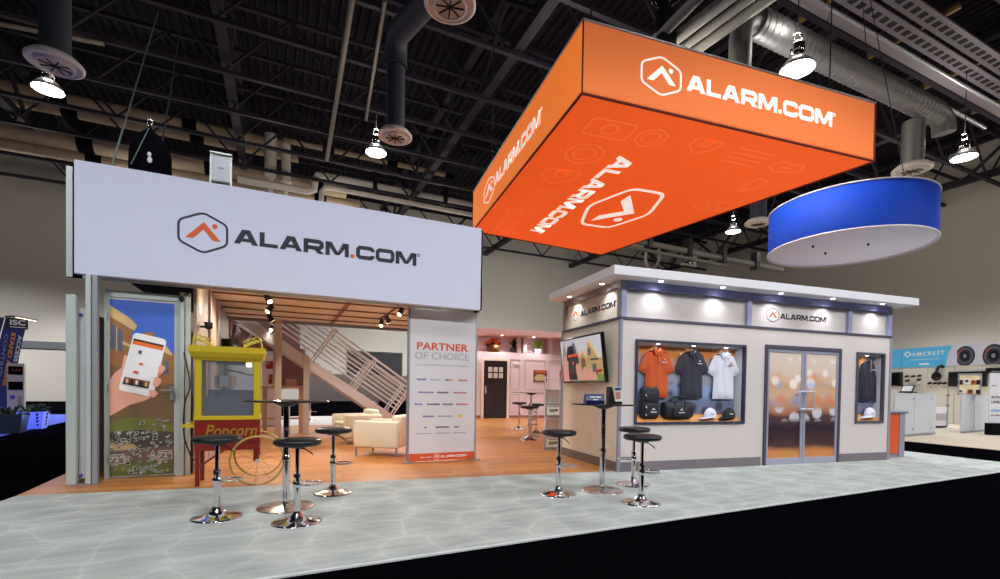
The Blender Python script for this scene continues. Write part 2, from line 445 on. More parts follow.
# white jogged pipes that run right behind the orange sign
a0,z0=zz(318,180); a1,z1=zz(312,197)
t=thing('white_pipe','long white pipe with a jog, running right behind the orange sign','pipe',D(a0,PB-1,z0-.1),TD)
MB().tube([(-4,0,z1-z0),(-.55,0,z1-z0),(-.28,0,z1-z0+.12),(-.22,0,-.3),(-.1,0,-.05),(.2,0,0),(24,0,-.15)], .19, 16).build('pipe_run', pipe_white, t)
for k in range(5): MB().bx(2.9+k*4.3,3.15+k*4.3,-.22,.22,-.35,.9).build('hanger_bracket', black, t)
t=thing('white_pipe','thinner white pipe bending up under the long white pipe','pipe',D(a0+.4,PB-1.1,z0-.75),TD)
MB().tube([(-.3,0,-2.2),(-.28,0,-.3),(-.12,0,-.05),(.2,0,0),(23,0,-.15)], .14, 14).build('pipe_run', pipe_white, t)
for (px,lab) in ((271,'left of the two fat white pipe drops beside the tan pipes'),(286,'right of the two fat white pipe drops beside the tan pipes')):
    a,zt=zz(px,140 if px<280 else 150); _,zb=zz(px,180 if px<280 else 188)
    t=thing('pipe_drop',lab,'pipe',D(a,PB-.6,zb),TD)
    MB().cyl((0,0,0),(0,0,zt-zb),.3 if px<280 else .24,n=20).build('insulated_drop', pipe_white, t)
    MB().lathe([(.0,-.1),(.22,-.08),(.32,0),(.32,.12),(.3,.14)],n=20).build('end_cap', pipe_white, t)
    MB().cyl((0,0,-1.6),(0,0,-.05),.12,n=12).build('lower_pipe', pipe_white, t)
# four parallel white pipes above the orange sign
for i,(pa,pb,r) in enumerate((((674,22),(701,-5),.11),((674,40),(726,0),.13),((685.5,46),(748,0),.09),((698,49),(767,0),.11))):
    p=onz(pa[0],pa[1],9.2); q=onz(pb[0],pb[1],9.2); d=(p-q).normalized()
    t=thing('overhead_pipe',['leftmost of the four white pipes above the orange sign','fattest white pipe, second of four above the orange sign','third from left of the four white pipes above the orange sign','rightmost of the four white pipes above the orange sign'][i],'pipe',q)
    L=(p-q).length+9
    MB().cyl(-d*3, d*L, r, n=18).build('pipe_run', pipe_white, t)
    for k in range(3): MB().cyl(d*(1.2+k*2.6+i*.3), d*(1.5+k*2.6+i*.3), r*1.12, n=18).build('coupling', vent_white, t)
p=aty(626,239,27); q=aty(782,270,30); d_=q-p
t=thing('white_pipe','white pipe with dark clamps, crossing right of the orange sign above the shop roof','pipe',p,math.atan2(d_.y,d_.x))
Lp=math.hypot(d_.x,d_.y)
pipe_grey=mat('pipe_grey_paint',(128,124,118),.6)
MB().cyl((0,0,0),(Lp,0,d_.z),.17,n=18).build('pipe_run', pipe_grey, t)
MB().cyl((0,-.1,-.45),(Lp*.62,-.1,d_.z*.62-.45),.1,n=14).build('lower_pipe', pipe_grey, t)
for k in (.12,.36,.58,.8): MB().bx(Lp*k,Lp*k+.25,-.26,.26,d_.z*k-.3,d_.z*k+.7).build('clamp', black, t)
a,z=onb(655,247,20)
for k,(px,lab) in enumerate(((646,'left grey pipe leg hanging from the white pipe above the shop'),(659,'right bent grey pipe leg hanging above the shop'))):
    a,z=onb(px,249,20.8); MBt=MB().tube([(0,0,0),(0,0,-.9),((.25 if k==0 else -.25),0,-1.3),((.35 if k==0 else -.5),0,-1.5)], .12, 10)
    o=MBt.build('bent_pipe', pipe_white); put(o, D(a,20.8,z), TD); tag(o, lab, 'pipe')
a,z=onb(694,257,19)
t=thing('pipe_trapeze','white bracket frame hanging below the white pipe above the shop roof','bracket',D(a,19,z),TD)
MB().bx(-1.3,.12,-.1,.1,-.75,-.6).build('cross_bar', pipe_white, t)
MB().bx(0,.16,-.1,.1,-.75,.55).build('upright', white_paint, t)
MB().sph((-.35,0,-.4),(.14,.14,.2)).build('valve', chrome, t)

# ------------------------------------------------------------------ high-bay lamps
def high_bay(label, loc, energy=1500, seen=True, ang=128, up=1.0):
    t=thing('high_bay_lamp',label,'lamp',loc) if seen else None
    if seen:
        MB().lathe([(.36,.0),(.355,.05),(.22,.22),(.12,.3),(.1,.3)],n=32,caps=False).build('reflector', mat('lamp_reflector',(200,200,200),.3,metal=.6), t)
        MB().lathe([(0,.01),(.3,.012),(.34,.02),(.0,.03)],n=32).build('bulb_glow', lamp_hot, t)
        MB().lathe([(.1,.3),(.15,.34),(.15,.56),(.1,.62),(.03,.64)],n=20).build('ballast', chrome, t)
        MB().tube([(.1*math.sin(k*PI/8),0,.72-.1*math.cos(k*PI/8)) for k in range(17)],.02,8).build('hook', chrome, t)
        MB().cyl((0,0,.8),(0,0,4.2),.012,n=6).build('hanging_wire', dark_steel, t)
    ld=bpy.data.lights.new('high_bay_light','SPOT'); ld.energy=energy; ld.spot_size=math.radians(ang); ld.spot_blend=.35; ld.shadow_soft_size=.3
    ld.color=(.96,.97,1.0)
    lo=bpy.data.objects.new('high_bay_light', ld); COL.objects.link(lo)
    if seen: lo.parent=t; lo.location=(0,0,-.05)
    else: lo.location=loc
    lu=bpy.data.lights.new('added_uplight','POINT'); lu.energy=UPL*up; lu.shadow_soft_size=.25; lu.color=(1,.93,.84)  # point light added above each lamp to brighten roof and pipes
    uo=bpy.data.objects.new('added_uplight', lu); COL.objects.link(uo)
    if seen: uo.parent=t; uo.location=(0,0,.95)
    else: uo.location=Vector(loc)+Vector((0,0,.95))
    return t
HB=9.5; UPL=90
for px,py,lab in ((48,90,'glowing ceiling lamp under the far left round vent'),(376,153,'glowing ceiling lamp over the middle of the white sign'),(797,70,'glowing ceiling lamp just over the top edge of the orange sign'),(964,158,'glowing ceiling lamp at the far right, over the blue drum sign')):
    high_bay(lab, onz(px,py,8.6 if px==797 else HB), 800, up=.25 if px==797 else 1)
high_bay('small far ceiling lamp glowing left of the blue drum sign', onz(733,232,HB), 800)
# the same lamp grid goes on out of frame, over and behind the camera
for a,b,e in ((1.5,-5.5,700),(9.5,-6.5,700),(17.5,-7,700),(-6,-6,700),(27,-6,900),(-14,6,900)):
    high_bay('', D(a,b,HB), e, False)
for a,b,e in ((5.5,-14,1800),(13,-14,2150),(-2.5,-14,1750),(21,-14,2200)):
    high_bay('', D(a,b,HB), e, False, 164)
for a,b,e,g in ((-22,21,1800,150),(-13,23,1700,150),(-4,22,1000,150),(5,22,1000,150),(12,22,2200,160),(-18,24,3000,120),(-9,24,2600,120),(1,24,1800,112),(9,24,1600,112),(30,10,700,150),(31,1,700,150),(32,-8,700,150),(22,23,1500,140),(31,6,2300,124),(32.5,-3,2300,124)):  # bare lights without fixtures, added to brighten the hall walls
    high_bay('', D(a,b,HB), e, False, g)
for a,b,e in ((10,6,900),(12.5,7,900),(2,17,1600),(7,17,1600)):  # unseen lights added behind the signs to lift stairs and far rooms
    high_bay('', D(a,b,HB), e, False)
# unseen spots added low behind the kiosk to brighten the hall walls
for a,b_,e in ((21,23,360),(29,22,210),(15,24,260)):
    ld=bpy.data.lights.new('added_wall_wash','SPOT'); ld.energy=e*3; ld.spot_size=math.radians(150); ld.spot_blend=.8; ld.shadow_soft_size=.3; ld.color=(1,.98,.95)
    lo=bpy.data.objects.new('added_wall_wash', ld); COL.objects.link(lo); lo.location=D(a,b_,2.6)
    lo.rotation_euler=(D(a,b_+6,6.0)-D(a,b_,2.6)).to_track_quat('-Z','Y').to_euler()
# unseen point lights added above the orange sign to brighten the pipes
for a,b_,z,e in ((10.5,2.6,8.0,260),(13.5,1.0,7.8,160)):
    ld=bpy.data.lights.new('added_pipe_fill','POINT'); ld.energy=e; ld.shadow_soft_size=.2; ld.color=(1,.96,.9)
    lo=bpy.data.objects.new('added_pipe_fill', ld); COL.objects.link(lo); lo.location=D(a,b_,z)

# ------------------------------------------------------------------ booth floors
def carpet_mat(name, base, hi, sc=1.0):
    m=mat(name, base, .95, spec=.05); N,L,b=nodes(m)
    tc=N.new('ShaderNodeTexCoord'); mp=N.new('ShaderNodeMapping'); mp.inputs['Rotation'].default_value=(0,0,-.45); mp.inputs['Scale'].default_value=(sc,sc,sc)
    L.new(tc.outputs['Object'], mp.inputs['Vector'])
    w=N.new('ShaderNodeTexNoise'); w.inputs['Scale'].default_value=1.3; w.inputs['Detail'].default_value=2
    L.new(mp.outputs['Vector'], w.inputs['Vector'])
    mx=N.new('ShaderNodeMix'); mx.data_type='VECTOR'; mx.inputs['Factor'].default_value=.22
    L.new(mp.outputs['Vector'], mx.inputs[4]); L.new(w.outputs['Color'], mx.inputs[5])
    v=N.new('ShaderNodeTexVoronoi'); v.feature='DISTANCE_TO_EDGE'; v.inputs['Scale'].default_value=2.9; v.inputs['Randomness'].default_value=.75
    L.new(mx.outputs[1], v.inputs['Vector'])
    v2=N.new('ShaderNodeTexVoronoi'); v2.inputs['Scale'].default_value=2.9; v2.inputs['Randomness'].default_value=.75
    L.new(mx.outputs[1], v2.inputs['Vector'])
    r=N.new('ShaderNodeValToRGB'); r.color_ramp.elements[0].position=0; r.color_ramp.elements[1].position=.05
    r.color_ramp.elements[0].color=(1,1,1,1); r.color_ramp.elements[1].color=(0,0,0,1)
    L.new(v.outputs['Distance'], r.inputs['Fac'])
    n=N.new('ShaderNodeTexNoise'); n.inputs['Scale'].default_value=3.0; n.inputs['Detail'].default_value=8; n.inputs['Roughness'].default_value=.7
    ms=N.new('ShaderNodeMapping'); ms.inputs['Scale'].default_value=(.7,3.2,1); L.new(mp.outputs['Vector'], ms.inputs['Vector']); L.new(ms.outputs['Vector'], n.inputs['Vector'])
    a=N.new('ShaderNodeMath'); a.operation='MULTIPLY'; L.new(v2.outputs['Distance'], a.inputs[0]); a.inputs[1].default_value=.42
    a2=N.new('ShaderNodeMath'); a2.operation='MULTIPLY_ADD'; L.new(r.outputs['Color'], a2.inputs[0]); a2.inputs[1].default_value=.13; L.new(a.outputs[0], a2.inputs[2])
    a3=N.new('ShaderNodeMath'); a3.operation='ADD'; L.new(a2.outputs[0], a3.inputs[0]); L.new(n.outputs['Fac'], a3.inputs[1])
    cr=N.new('ShaderNodeValToRGB'); cr.color_ramp.elements[0].position=.42; cr.color_ramp.elements[1].position=.98
    cr.color_ramp.elements[0].color=rgb(*base); cr.color_ramp.elements[1].color=rgb(*hi)
    L.new(a3.outputs[0], cr.inputs['Fac']); L.new(cr.outputs['Color'], b.inputs['Base Color'])
    return m
grey_carpet=carpet_mat('grey_leaf_carpet',(156,162,159),(196,202,197))
edge_m=mat('carpet_edge_tape',(214,220,220),.7)
beige_carpet=mat('beige_neighbour_carpet',(196,184,166),.95,noise=.06,nscale=20,spec=.05)
white_carpet=mat('white_aisle_carpet',(206,202,198),.95,noise=.04,nscale=20,spec=.05)
def slab(name, pts, m, z0=-.012, z1=0.0):
    mb=MB(); polys=pts if isinstance(pts[0],list) else [pts]
    for P in polys: mb.prism([(p[0],p[1]) for p in P], z0, z1, 0, lambda x,y,d:(x,y,d))
    return struct(mb.build(name, m))
slab('grey_carpet', [[S(-7.2,-3.27),S(7.75,-1.2),S(7.75,.1),S(0,.1),S(-7.2,.2)],[S(0,.1),S(7.75,.1),S(7.75,8),S(5.6,8),S(5.6,1.9),S(0,1.9)][:3]+[S(7.75,1.9),S(0,1.9)],[S(5.6,1.9),S(7.75,1.9),S(7.75,12),S(5.6,12)]], grey_carpet)
wood=mat('orange_wood_laminate',(206,128,62),.38,spec=.4)
N,L,b=nodes(wood)
tc=N.new('ShaderNodeTexCoord'); mp=N.new('ShaderNodeMapping'); mp.inputs['Rotation'].default_value=(0,0,-TS); L.new(tc.outputs['Object'],mp.inputs['Vector'])
br=N.new('ShaderNodeTexBrick'); br.inputs['Scale'].default_value=1.0; br.inputs['Brick Width'].default_value=1.5; br.inputs['Row Height'].default_value=.19; br.inputs['Mortar Size'].default_value=.002
br.inputs['Color1'].default_value=rgb(206,142,74); br.inputs['Color2'].default_value=rgb(180,112,54); br.inputs['Mortar'].default_value=rgb(120,66,30)
L.new(mp.outputs['Vector'],br.inputs['Vector'])
mp2=N.new('ShaderNodeMapping'); mp2.inputs['Scale'].default_value=(.8,9,1); L.new(mp.outputs['Vector'],mp2.inputs['Vector'])
nz=N.new('ShaderNodeTexNoise'); nz.inputs['Scale'].default_value=1.6; nz.inputs['Detail'].default_value=5; L.new(mp2.outputs['Vector'],nz.inputs['Vector'])
mx=N.new('ShaderNodeMix'); mx.data_type='RGBA'; mx.blend_type='OVERLAY'; mx.inputs['Factor'].default_value=.45
L.new(br.outputs['Color'],mx.inputs[6]); L.new(nz.outputs['Color'],mx.inputs[7]); 
bw=N.new('ShaderNodeRGBToBW'); L.new(nz.outputs['Color'],bw.inputs['Color']); L.new(bw.outputs['Val'],mx.inputs[7])
L.new(mx.outputs[2],b.inputs['Base Color'])
slab('wood_floor', [[S(-7.2,.2),S(0,.1),S(0,1.9),S(-7.45,1.9)],[S(-7.45,1.9),S(5.6,1.9),S(5.6,9.5),S(-8.3,9.5)],[S(-5.2,9.5),S(5.6,9.5),S(5.6,13.2),S(-5.2,13.2)]], wood)
slab('white_aisle_carpet', [D(-2.5,8.19),D(6.2,8.19),D(6.2,12.7),D(-2.5,12.7)], white_carpet, .0, .004)
slab('carpet_edge_tape', [S(-7.2,-3.287),S(7.75,-1.215),S(7.75,-1.19),S(-7.2,-3.262)], edge_m, -.012, .002)
slab('beige_carpet', [S(10.35,-4),S(26,-4),S(26,12),S(10.35,12)], beige_carpet)

# ------------------------------------------------------------------ white header sign
th=thing('header_sign','wide white fabric header sign with navy and orange logo, above the booth entrance','sign',D(0,-.31,2.498),TD)
A0,A1,HS=.094,5.266,1.329
panel=MB().bx(A0,A1,0,.09,0,HS).build('fabric_panel', white, th, .004)
mp=lambda x,y,d:(x, d, y-2.498)
fx=lambda a: .094+.9587*a
fz_=lambda z: 1.22+.9587*(z-1.22)
alarm_emblem(panel, mp, fx(1.35), fz_(3.25), .285*.9587, .27*.9587, navy, ink_orange, .004, .095)
alarm_lettering(panel, mp, fx(1.71), fx(4.27), fz_(3.165), fz_(3.365), navy, ink_orange)
alu_pale=mat('pale_aluminium',(196,206,200),.4,metal=.2)
MB().bx(-.06,.0,.26,.34,0,HS).build('side_post', alu_pale, th)
MB().bx(5.30,5.345,.12,.34,-.01,HS-.02).build('side_post', alu_pale, th)
MB().bx(0,.09,.27,.33,0,HS).build('dark_return', black_cloth, th)
MB().bx(5.266,5.30,.02,.32,0,HS-.02).build('dark_return', black_cloth, th)
MB().bx(-.05,5.34,.28,.33,0,.05).bx(-.05,5.34,.28,.33,HS-.05,HS).build('back_frame', alu_pale, th)

# ------------------------------------------------------------------ storage closet with the picture door
th=thing('storage_closet','white storage closet with tall picture door, left end of the booth','closet',D(0,0,0),TD)
wp=mat('closet_white_panel',(206,206,210),.5)
shade=mat('closet_grey_post',(158,162,170),.45,metal=.3)
MB().bx(.03,.12,-.35,-.27,0,2.24).build('corner_post', alu_pale, th, .004)
MB().bx(.205,.255,-.34,-.28,0,2.5).build('corner_post', alu_pale, th, .004)
MB().bx(.265,.315,-.33,-.25,0,2.5).build('corner_post', shade, th, .004)
MB().bx(.12,.205,-.24,-.22,.06,2.1).build('side_panel', wp, th)
MB().bx(.03,.33,-.37,-.2,0,.012).build('floor_plate', grey_metal, th)
MB().bx(.03,.06,-.27,2.2,0,2.12).build('left_wall', wp, th)
MB().bx(.03,1.25,2.2,2.24,0,2.12).build('back_wall', wp, th)
for z in (.1,2.02):
    MB().cyl((.14,-.27,z),(.14,-.24,z),.018,n=10).build('cam_lock', mat('lock_blue',(50,60,150),.4), th)
MB().bx(.3,.345,-.02,.04,0,2.35).bx(1.055,1.11,-.02,.04,0,2.35).bx(.3,1.11,-.02,.04,2.3,2.38).build('door_frame', alu_pale, th)
MB().bx(1.1,1.15,-.07,.02,0,2.42).build('pilaster', alu_pale, th, .004)
MB().bx(1.158,1.21,-.05,.04,0,2.42).build('pilaster', alu_pale, th, .004)
dr=MB().bx(.345,1.055,.0,.035,.01,2.3).build('door', wp, th)
# the printed picture on the door, layer over layer
PX0,PX1,PZ0,PZ1=.352,1.03,.03,2.27
def pn(px,py): return (PX0+(px-106)/68*(PX1-PX0), PZ0+(474-py)/176*(PZ1-PZ0))
cols=[(66,104,196),(150,106,62),(206,176,124),(92,98,112),(118,92,62),(112,116,52),(74,68,58),(184,152,104),(112,86,80),(92,100,52),(226,166,142),(236,236,240),(246,246,248),(226,112,40),(30,28,30),(120,70,46),(235,236,238),(58,84,60),(206,92,70),(200,140,118)]
pm=[mat('door_print_%d'%i,tuple(min(255,int(v*1.1)) for v in c),.45) for i,c in enumerate(cols)]
mb=MB(); lay=[0]
def shp(ci, pts, rr=0, raw=False):
    lay[0]+=1; q=[pn(*p) for p in pts]
    if rr: q=rpoly(q, rr)
    mb.prism(q, -.0006*lay[0]-.0005, 0, ci)
shp(0,[(106,298),(174,298),(174,474),(106,474)])
shp(1,[(106,310),(133,324),(128,330),(128,400),(106,400)]); shp(2,[(106,304),(127,316),(134,323),(131,328),(106,315)])
shp(2,[(106,334),(127,342),(127,345),(106,338)]); shp(3,[(107,322),(119,329),(119,350),(106,346)]); shp(2,[(112.4,325),(113.4,325.6),(113.4,349),(112.4,348.6)]); shp(4,[(106,362),(116,366),(116,400),(106,398)])
shp(1,[(140,330),(149,328),(158,336),(158,400),(140,400)]); shp(1,[(155,354),(165,343),(171,350),(174,350),(174,410),(150,410)]); shp(2,[(160,347),(165,342),(172,350),(171,352)]); shp(3,[(163,356),(168,358),(168,372),(163,371)]); shp(4,[(152,384),(174,380),(174,412),(148,412)])
shp(4,[(106,394),(174,394),(174,426),(106,426)]); shp(5,[(106,420),(128,415),(152,417),(174,424),(174,438),(106,434)]); shp(6,[(106,430),(140,428),(174,431),(174,446),(106,446)]); shp(7,[(106,440),(130,442),(138,448),(128,454),(106,453)])
shp(8,[(106,450),(140,446),(174,446),(174,464),(106,464)]); shp(9,[(106,462),(130,459),(174,463),(174,474),(106,474)]); shp(5,[(108,464),(126,461),(140,468),(120,471)]); shp(7,[(150,456),(160,454),(166,458),(158,462)])
shp(10,[(106,378),(112,370),(118,366),(121,352),(124.5,354),(121,372),(117,388),(136,393),(150,395),(141,399),(126,403),(112,411),(106,414)],.02)
shp(11,[(131,329.5),(166,335.5),(151,395),(114.5,388)],.05); shp(12,[(130.6,335.8),(163,341.5),(150.4,386.4),(118.2,381)])
shp(14,[(130.6,335.8),(163,341.5),(162.5,343.2),(130.2,337.6)]); shp(13,[(130.2,337.6),(162.5,343.2),(161.5,347),(129.2,341.4)])
for (x,y,w) in ((134,351,14),(128,358,16),(140,362,12),(126,368,17),(139,374,11)): shp(16,[(x,y),(x+w,y+2.5),(x+w-.2,y+3.2),(x-.2,y+.7)])
shp(17,[(136,347.5),(139.5,348),(139,351.5),(135.5,351)],.01); shp(18,[(137,360),(141,361),(140,363),(136,362)]); shp(18,[(131,368),(136,369),(135.5,371.5),(130,370.5)],.01)
shp(15,[(121.3,374.5),(148,379),(146.2,385.5),(119.4,381)]); 
for k in range(5): x=123+k*5; shp([2,14,16,14,2][k],[(x,376.3+k*.8),(x+2.6,376.8+k*.8),(x+1.8,381.5+k*.8),(x-.6,381+k*.8)])
shp(14,[(119.8,380),(146.6,384.6),(146.2,386),(119.3,381.4)])
shp(10,[(158,362),(163.5,362.5),(165,366),(160,372),(156.5,370)],.02); shp(10,[(153,374),(159,375),(160.5,379),(156,385),(151,383)],.02); shp(10,[(147.5,387),(154,388),(157,391),(152,396),(147,393)],.02); shp(19,[(157,369.5),(161,371),(159,374),(156,373)],.01)
rr=random.Random(7); icon_w=len(pm); pm.append(mat('door_print_icon',(196,202,190),.5))
for k in range(150):
    x=rr.uniform(108,171); y=rr.uniform(418,472); s=rr.uniform(1.0,2.3)
    if y<430 and (rr.random()<.4 or x<135): continue
    kind=rr.randrange(4); d=.0006*(lay[0]+1)+.002
    if kind==0: pts=rpoly([(x-s,y-s*.7),(x+s,y-s*.7),(x+s,y+s*.7),(x-s,y+s*.7)],.6)
    elif kind==1: pts=[(x+s*.8*math.cos(i*PI/5),y+s*.8*math.sin(i*PI/5)) for i in range(10)]
    elif kind==2: pts=[(x-s,y-s*.4),(x+s,y-s*.4),(x+s,y+s*.4),(x-s,y+s*.4)]
    else: pts=[(x-s*1.2,y),(x-s*.3,y-s*.5),(x+s*1.2,y-s*.2),(x+s*.9,y+s*.4),(x-s*.6,y+s*.5)]
    mb.ribbon([pn(*p) for p in pts], (.005), True, -d, 0, icon_w)
    if rr.random()<.75: mb.prism([pn(x-s*.4,y-s*.2),pn(x+s*.4,y-s*.2),pn(x+s*.4,y+s*.3),pn(x-s*.4,y+s*.3)], -d, 0, rr.choice([14,14,6,16]))
for (xa,ya,xb,yb) in ((106.5,452.5,121,461.5),(157.5,450,172,458.5)):
    mb.prism([pn(xa,ya),pn(xb,ya),pn(xb,yb),pn(xa,yb)],-.0295,0,8); mb.ribbon([pn(xa,ya),pn(xb,ya),pn(xb,yb),pn(xa,yb)],.008,True,-.031,0,icon_w)
mb.ribbon([pn(151,449.5),pn(153.6,455),pn(152.6,458.5),pn(149.4,458.5),pn(148.4,455)],.008,True,-.031,0,icon_w)
mb.build('door_print', pm, dr)
for (px,py) in ((113.4,457.2),(164.6,454.4)):
    q=pn(px,py); text('print_number','72°',.095,pm[icon_w],dr,(q[0],-.0325,q[1]),sx=1.1,bold=.002)
hd=MB().bx(.99,1.035,-.045,-.035,1.0,1.18,0).cyl((1.012,-.035,1.13),(1.012,-.085,1.13),.011,n=10).tube([(1.012,-.08,1.13),(.97,-.083,1.13),(.9,-.08,1.128)],.01,8).build('door_handle', alu, dr)
for z in (.25,1.15,2.05): MB().cyl((.34,-.02,z-.05),(.34,-.02,z+.05),.012,n=8).build('hinge', alu, dr)
# black lead hanging beside the door
q=lambda px,py,b=-.06:(lambda r:D(r[0],b,r[1]))(onb(px,py,b))
pts=[q(191,292),q(187,294),q(183,296),q(182,299),q(183.5,306),q(182.5,316),q(182,330),q(184,352),q(190,384,-.3),q(185,402,-.35),q(183.5,425,-.35),q(185,440,-.3),q(191,456,-.2),q(194,460,-.15)]
def smooth(pts,k=5):
    out=[]; n=len(pts)
    for i in range(n-1):
        p0,p1,p2,p3=pts[max(i-1,0)],pts[i],pts[i+1],pts[min(i+2,n-1)]
        for j in range(k):
            t=j/k; out.append(.5*((2*p1)+(p2-p0)*t+(2*p0-5*p1+4*p2-p3)*t*t+(3*p1-p0-3*p2+p3)*t**3))
    out.append(pts[-1]); return out
o=MB().tube(smooth(pts),.009,8).sph(pts[3],(.03,.03,.05)).build('power_cord', black); tag(o,'black power cord looping down between picture door and popcorn cart','cord')

# ------------------------------------------------------------------ the raised deck: ceiling boards, beams, columns
th=thing('upper_deck','timber boarded upper deck carried over the lounge, behind the white header','deck',D(0,0,2.8),TD)
board=mat('deck_board_tan',(222,212,194),.55,noise=.1,nscale=2,stretch=(1,6,1))
dark_beam=mat('deck_beam_dark',(52,40,32),.7)
for k in range(6): MB().bx(1.15,5.34,-.2+k*.84,min(5.0,-.2+k*.84+.82),-.045,.03).build('ceiling_board', board, th)
for k in range(7): MB().bx(1.15,5.34,-.05+k*.84,-.02+k*.84,-.07,-.03).build('dark_gap_strip', mat('deck_gap_brown',(118,88,62),.7), th)  # brown strips stand in for the dark gaps between boards
MB().bx(.14,5.34,-.2,5.0,.03,.12).build('deck_floor', dark_beam, th)
MB().bx(.9,1.15,-.15,5.0,-.06,.03).build('side_beam', black_cloth, th)
MB().bx(.14,.9,-.2,5.0,.0,.03).build('dark_soffit', black_cloth, th)
_a=toD(onz(342,310,2.78))[0]
MB().bx(_a-.05,_a+.05,-.2,5.0,-.05,.0).build('cross_beam', mat('deck_beam_brown',(140,100,66),.6), th)
MB().bx(1.1,5.4,4.97,5.05,-.1,.05).build('edge_beam', grey_metal, th)
MB().bx(5.3,5.4,-.15,5.0,-.04,.03).build('side_beam', grey_metal, th)
MB().bx(2.2,2.34,4.7,4.84,-2.8,0).build('column', tan_paint, th, .006)
# side wall of the lounge
th=thing('lounge_side_wall','tan partition wall at the left of the lounge, lit by an uplight','wall',D(1.27,.08,0),TD)
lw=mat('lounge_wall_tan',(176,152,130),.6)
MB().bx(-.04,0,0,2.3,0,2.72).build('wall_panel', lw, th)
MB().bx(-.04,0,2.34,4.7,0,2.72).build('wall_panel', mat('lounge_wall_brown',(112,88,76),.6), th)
for y in (1.2,2.32,4.7): MB().bx(-.05,.035,y-.04,y+.04,0,2.72).build('wall_post', mat('lounge_post',(190,180,190),.4,metal=.4), th)
th=thing('wall_uplight','small black uplight clipped to the tan lounge wall, glowing upward','lamp',D(1.37,.42,2.0),TD)
MB().lathe([(.03,0),(.05,.03),(.055,.1),(.045,.1),(.03,.05)],n=16,caps=False).build('lamp_shade', black, th)
MB().cyl((0,0,.06),(0,0,.07),.044,n=16).build('bulb', lamp_warm, th)
MB().bx(-.12,-.03,-.015,.015,.02,.05).build('bracket', black, th)
ld=bpy.data.lights.new('uplight_beam','SPOT'); ld.energy=26; ld.color=(1,.85,.6); ld.spot_size=math.radians(75); ld.spot_blend=.6; ld.shadow_soft_size=.04
lo=bpy.data.objects.new('uplight_beam',ld); COL.objects.link(lo); lo.parent=th; lo.location=(0,0,.12); lo.rotation_euler=(PI,math.radians(-8),0)
th=thing('television','dark flat television tilted out from the tan lounge wall','television',D(1.5,2.9,2.0),TD)
MB().box((0,0,0),(.05,1.05,.62),0,Matrix.Rotation(.18,3,'Y')).build('tv_body', black, th, .008)
MB().box((.029,0,0),(.008,.99,.56),0,Matrix.Rotation(.18,3,'Y')).build('tv_screen', mat('tv_screen_brown',(58,40,34),.15), th)
MB().bx(-.2,-.0,-.1,.1,-.08,.08).build('tv_bracket', black, th)

# track lights under the deck
def track(label, pts_px, power):
    P=[onz(px,py,2.62) for px,py in pts_px]; A=[toD(p) for p in P]
    a=sum(p[0] for p in A)/len(A); bs=[p[1] for p in A]
    t=thing('track_light_rail',label,'track light',D(a,0,2.7),TD)
    MB().bx(-.02,.02,min(bs)-.3,max(bs)+.3,.04,.1).build('rail', black, t)
    for i,b in enumerate(bs):
        dx,dy=[(.35,-.55),(-.45,-.4),(.5,.1),(-.2,-.6)][i%4]
        d=Vector((dx,dy,-.7)).normalized(); c=Vector((0,b,-.08))
        h=MB().cyl(c-d*.09,c+d*.07,.045,.055,n=18).cyl((0,b,.05),c,.015,n=8).build('spot_head', black, t)
        MB().cyl(c+d*.066,c+d*.073,.042,n=18).build('bulb', lamp_warm, h)
        ld=bpy.data.lights.new('track_beam','SPOT'); ld.energy=power; ld.color=(1,.9,.78); ld.spot_size=math.radians(120); ld.spot_blend=.8; ld.shadow_soft_size=.06
        lo=bpy.data.objects.new('track_beam',ld); COL.objects.link(lo); lo.parent=t; lo.location=c+d*.12
        lo.rotation_euler=d.to_track_quat('-Z','Y').to_euler()
track('black track of spotlights in a bunch, left half of the deck ceiling',[(271,299),(269,309),(270,318),(271,328)],110)
track('black track of spotlights near the right corner of the deck ceiling',[(405,303),(400,312),(391,320),(386,324)],110)

# ------------------------------------------------------------------ staircase
th=thing('staircase','pinkish white steel staircase with many-barred railing, behind the armchairs','staircase',D(0,5.4,0),TD)
stair=mat('stair_paint',(228,226,228),.45)
for b in (0,1.1):
    MB().prism([(1.25,2.79),(1.7,2.79),(5.76,0),(5.36,0)],b-.03,b+.03).build('stringer', stair, th, .004)
for k in range(13):
    z=.2+k*.2; a=5.62-.30*k
    MB().bx(a-.3,a,0.03,1.07,z-.035,z).build('tread', mat('stair_tread',(150,130,122),.6), th)
sl=Vector((1,-.688)).normalized(); nm=Vector((.688,1)).normalized()
base=Vector((2.44,2.30))
for side,b in (('n',0),('f',1.1)):
    for j in (range(8) if side=='n' else (2,5,7)):
        off=.16+j*.112
        s0=-.9-.1*j; s1=3.25-.0*j
        p=base+nm*off+sl*s0; q2=base+nm*off+sl*s1
        r=.021 if j<7 else .028
        m=MB(); m.cyl((p.x,b,p.y),(q2.x,b,q2.y),r,n=8); m.build('handrail' if j==7 else 'railing_bar', stair, th)
    for s in (-.35,.75,2.0,3.2):
        if side=='f' and s<1.5: continue
        p=base+sl*s-nm*.05; q2=base+sl*s+nm*.98
        m=MB()
        for e in (-.035,.035): m.cyl((p.x+sl.x*e,b-.02,p.y+sl.y*e),(q2.x+sl.x*e,b-.02,q2.y+sl.y*e),.02,n=8)
        m.build('railing_post', stair, th)
MB().bx(2.84,2.98,-.1,.04,0,1.98).build('support_post', tan_paint, th, .006)
m=MB()
for i in range(3):
    for j in range(2): m.cyl((2.87+j*.07,-.05,1.99+.08*i-.0),(2.87+j*.07,-.035,1.99+.08*i),.012,n=8)
m.build('bolts', dark_steel, th)
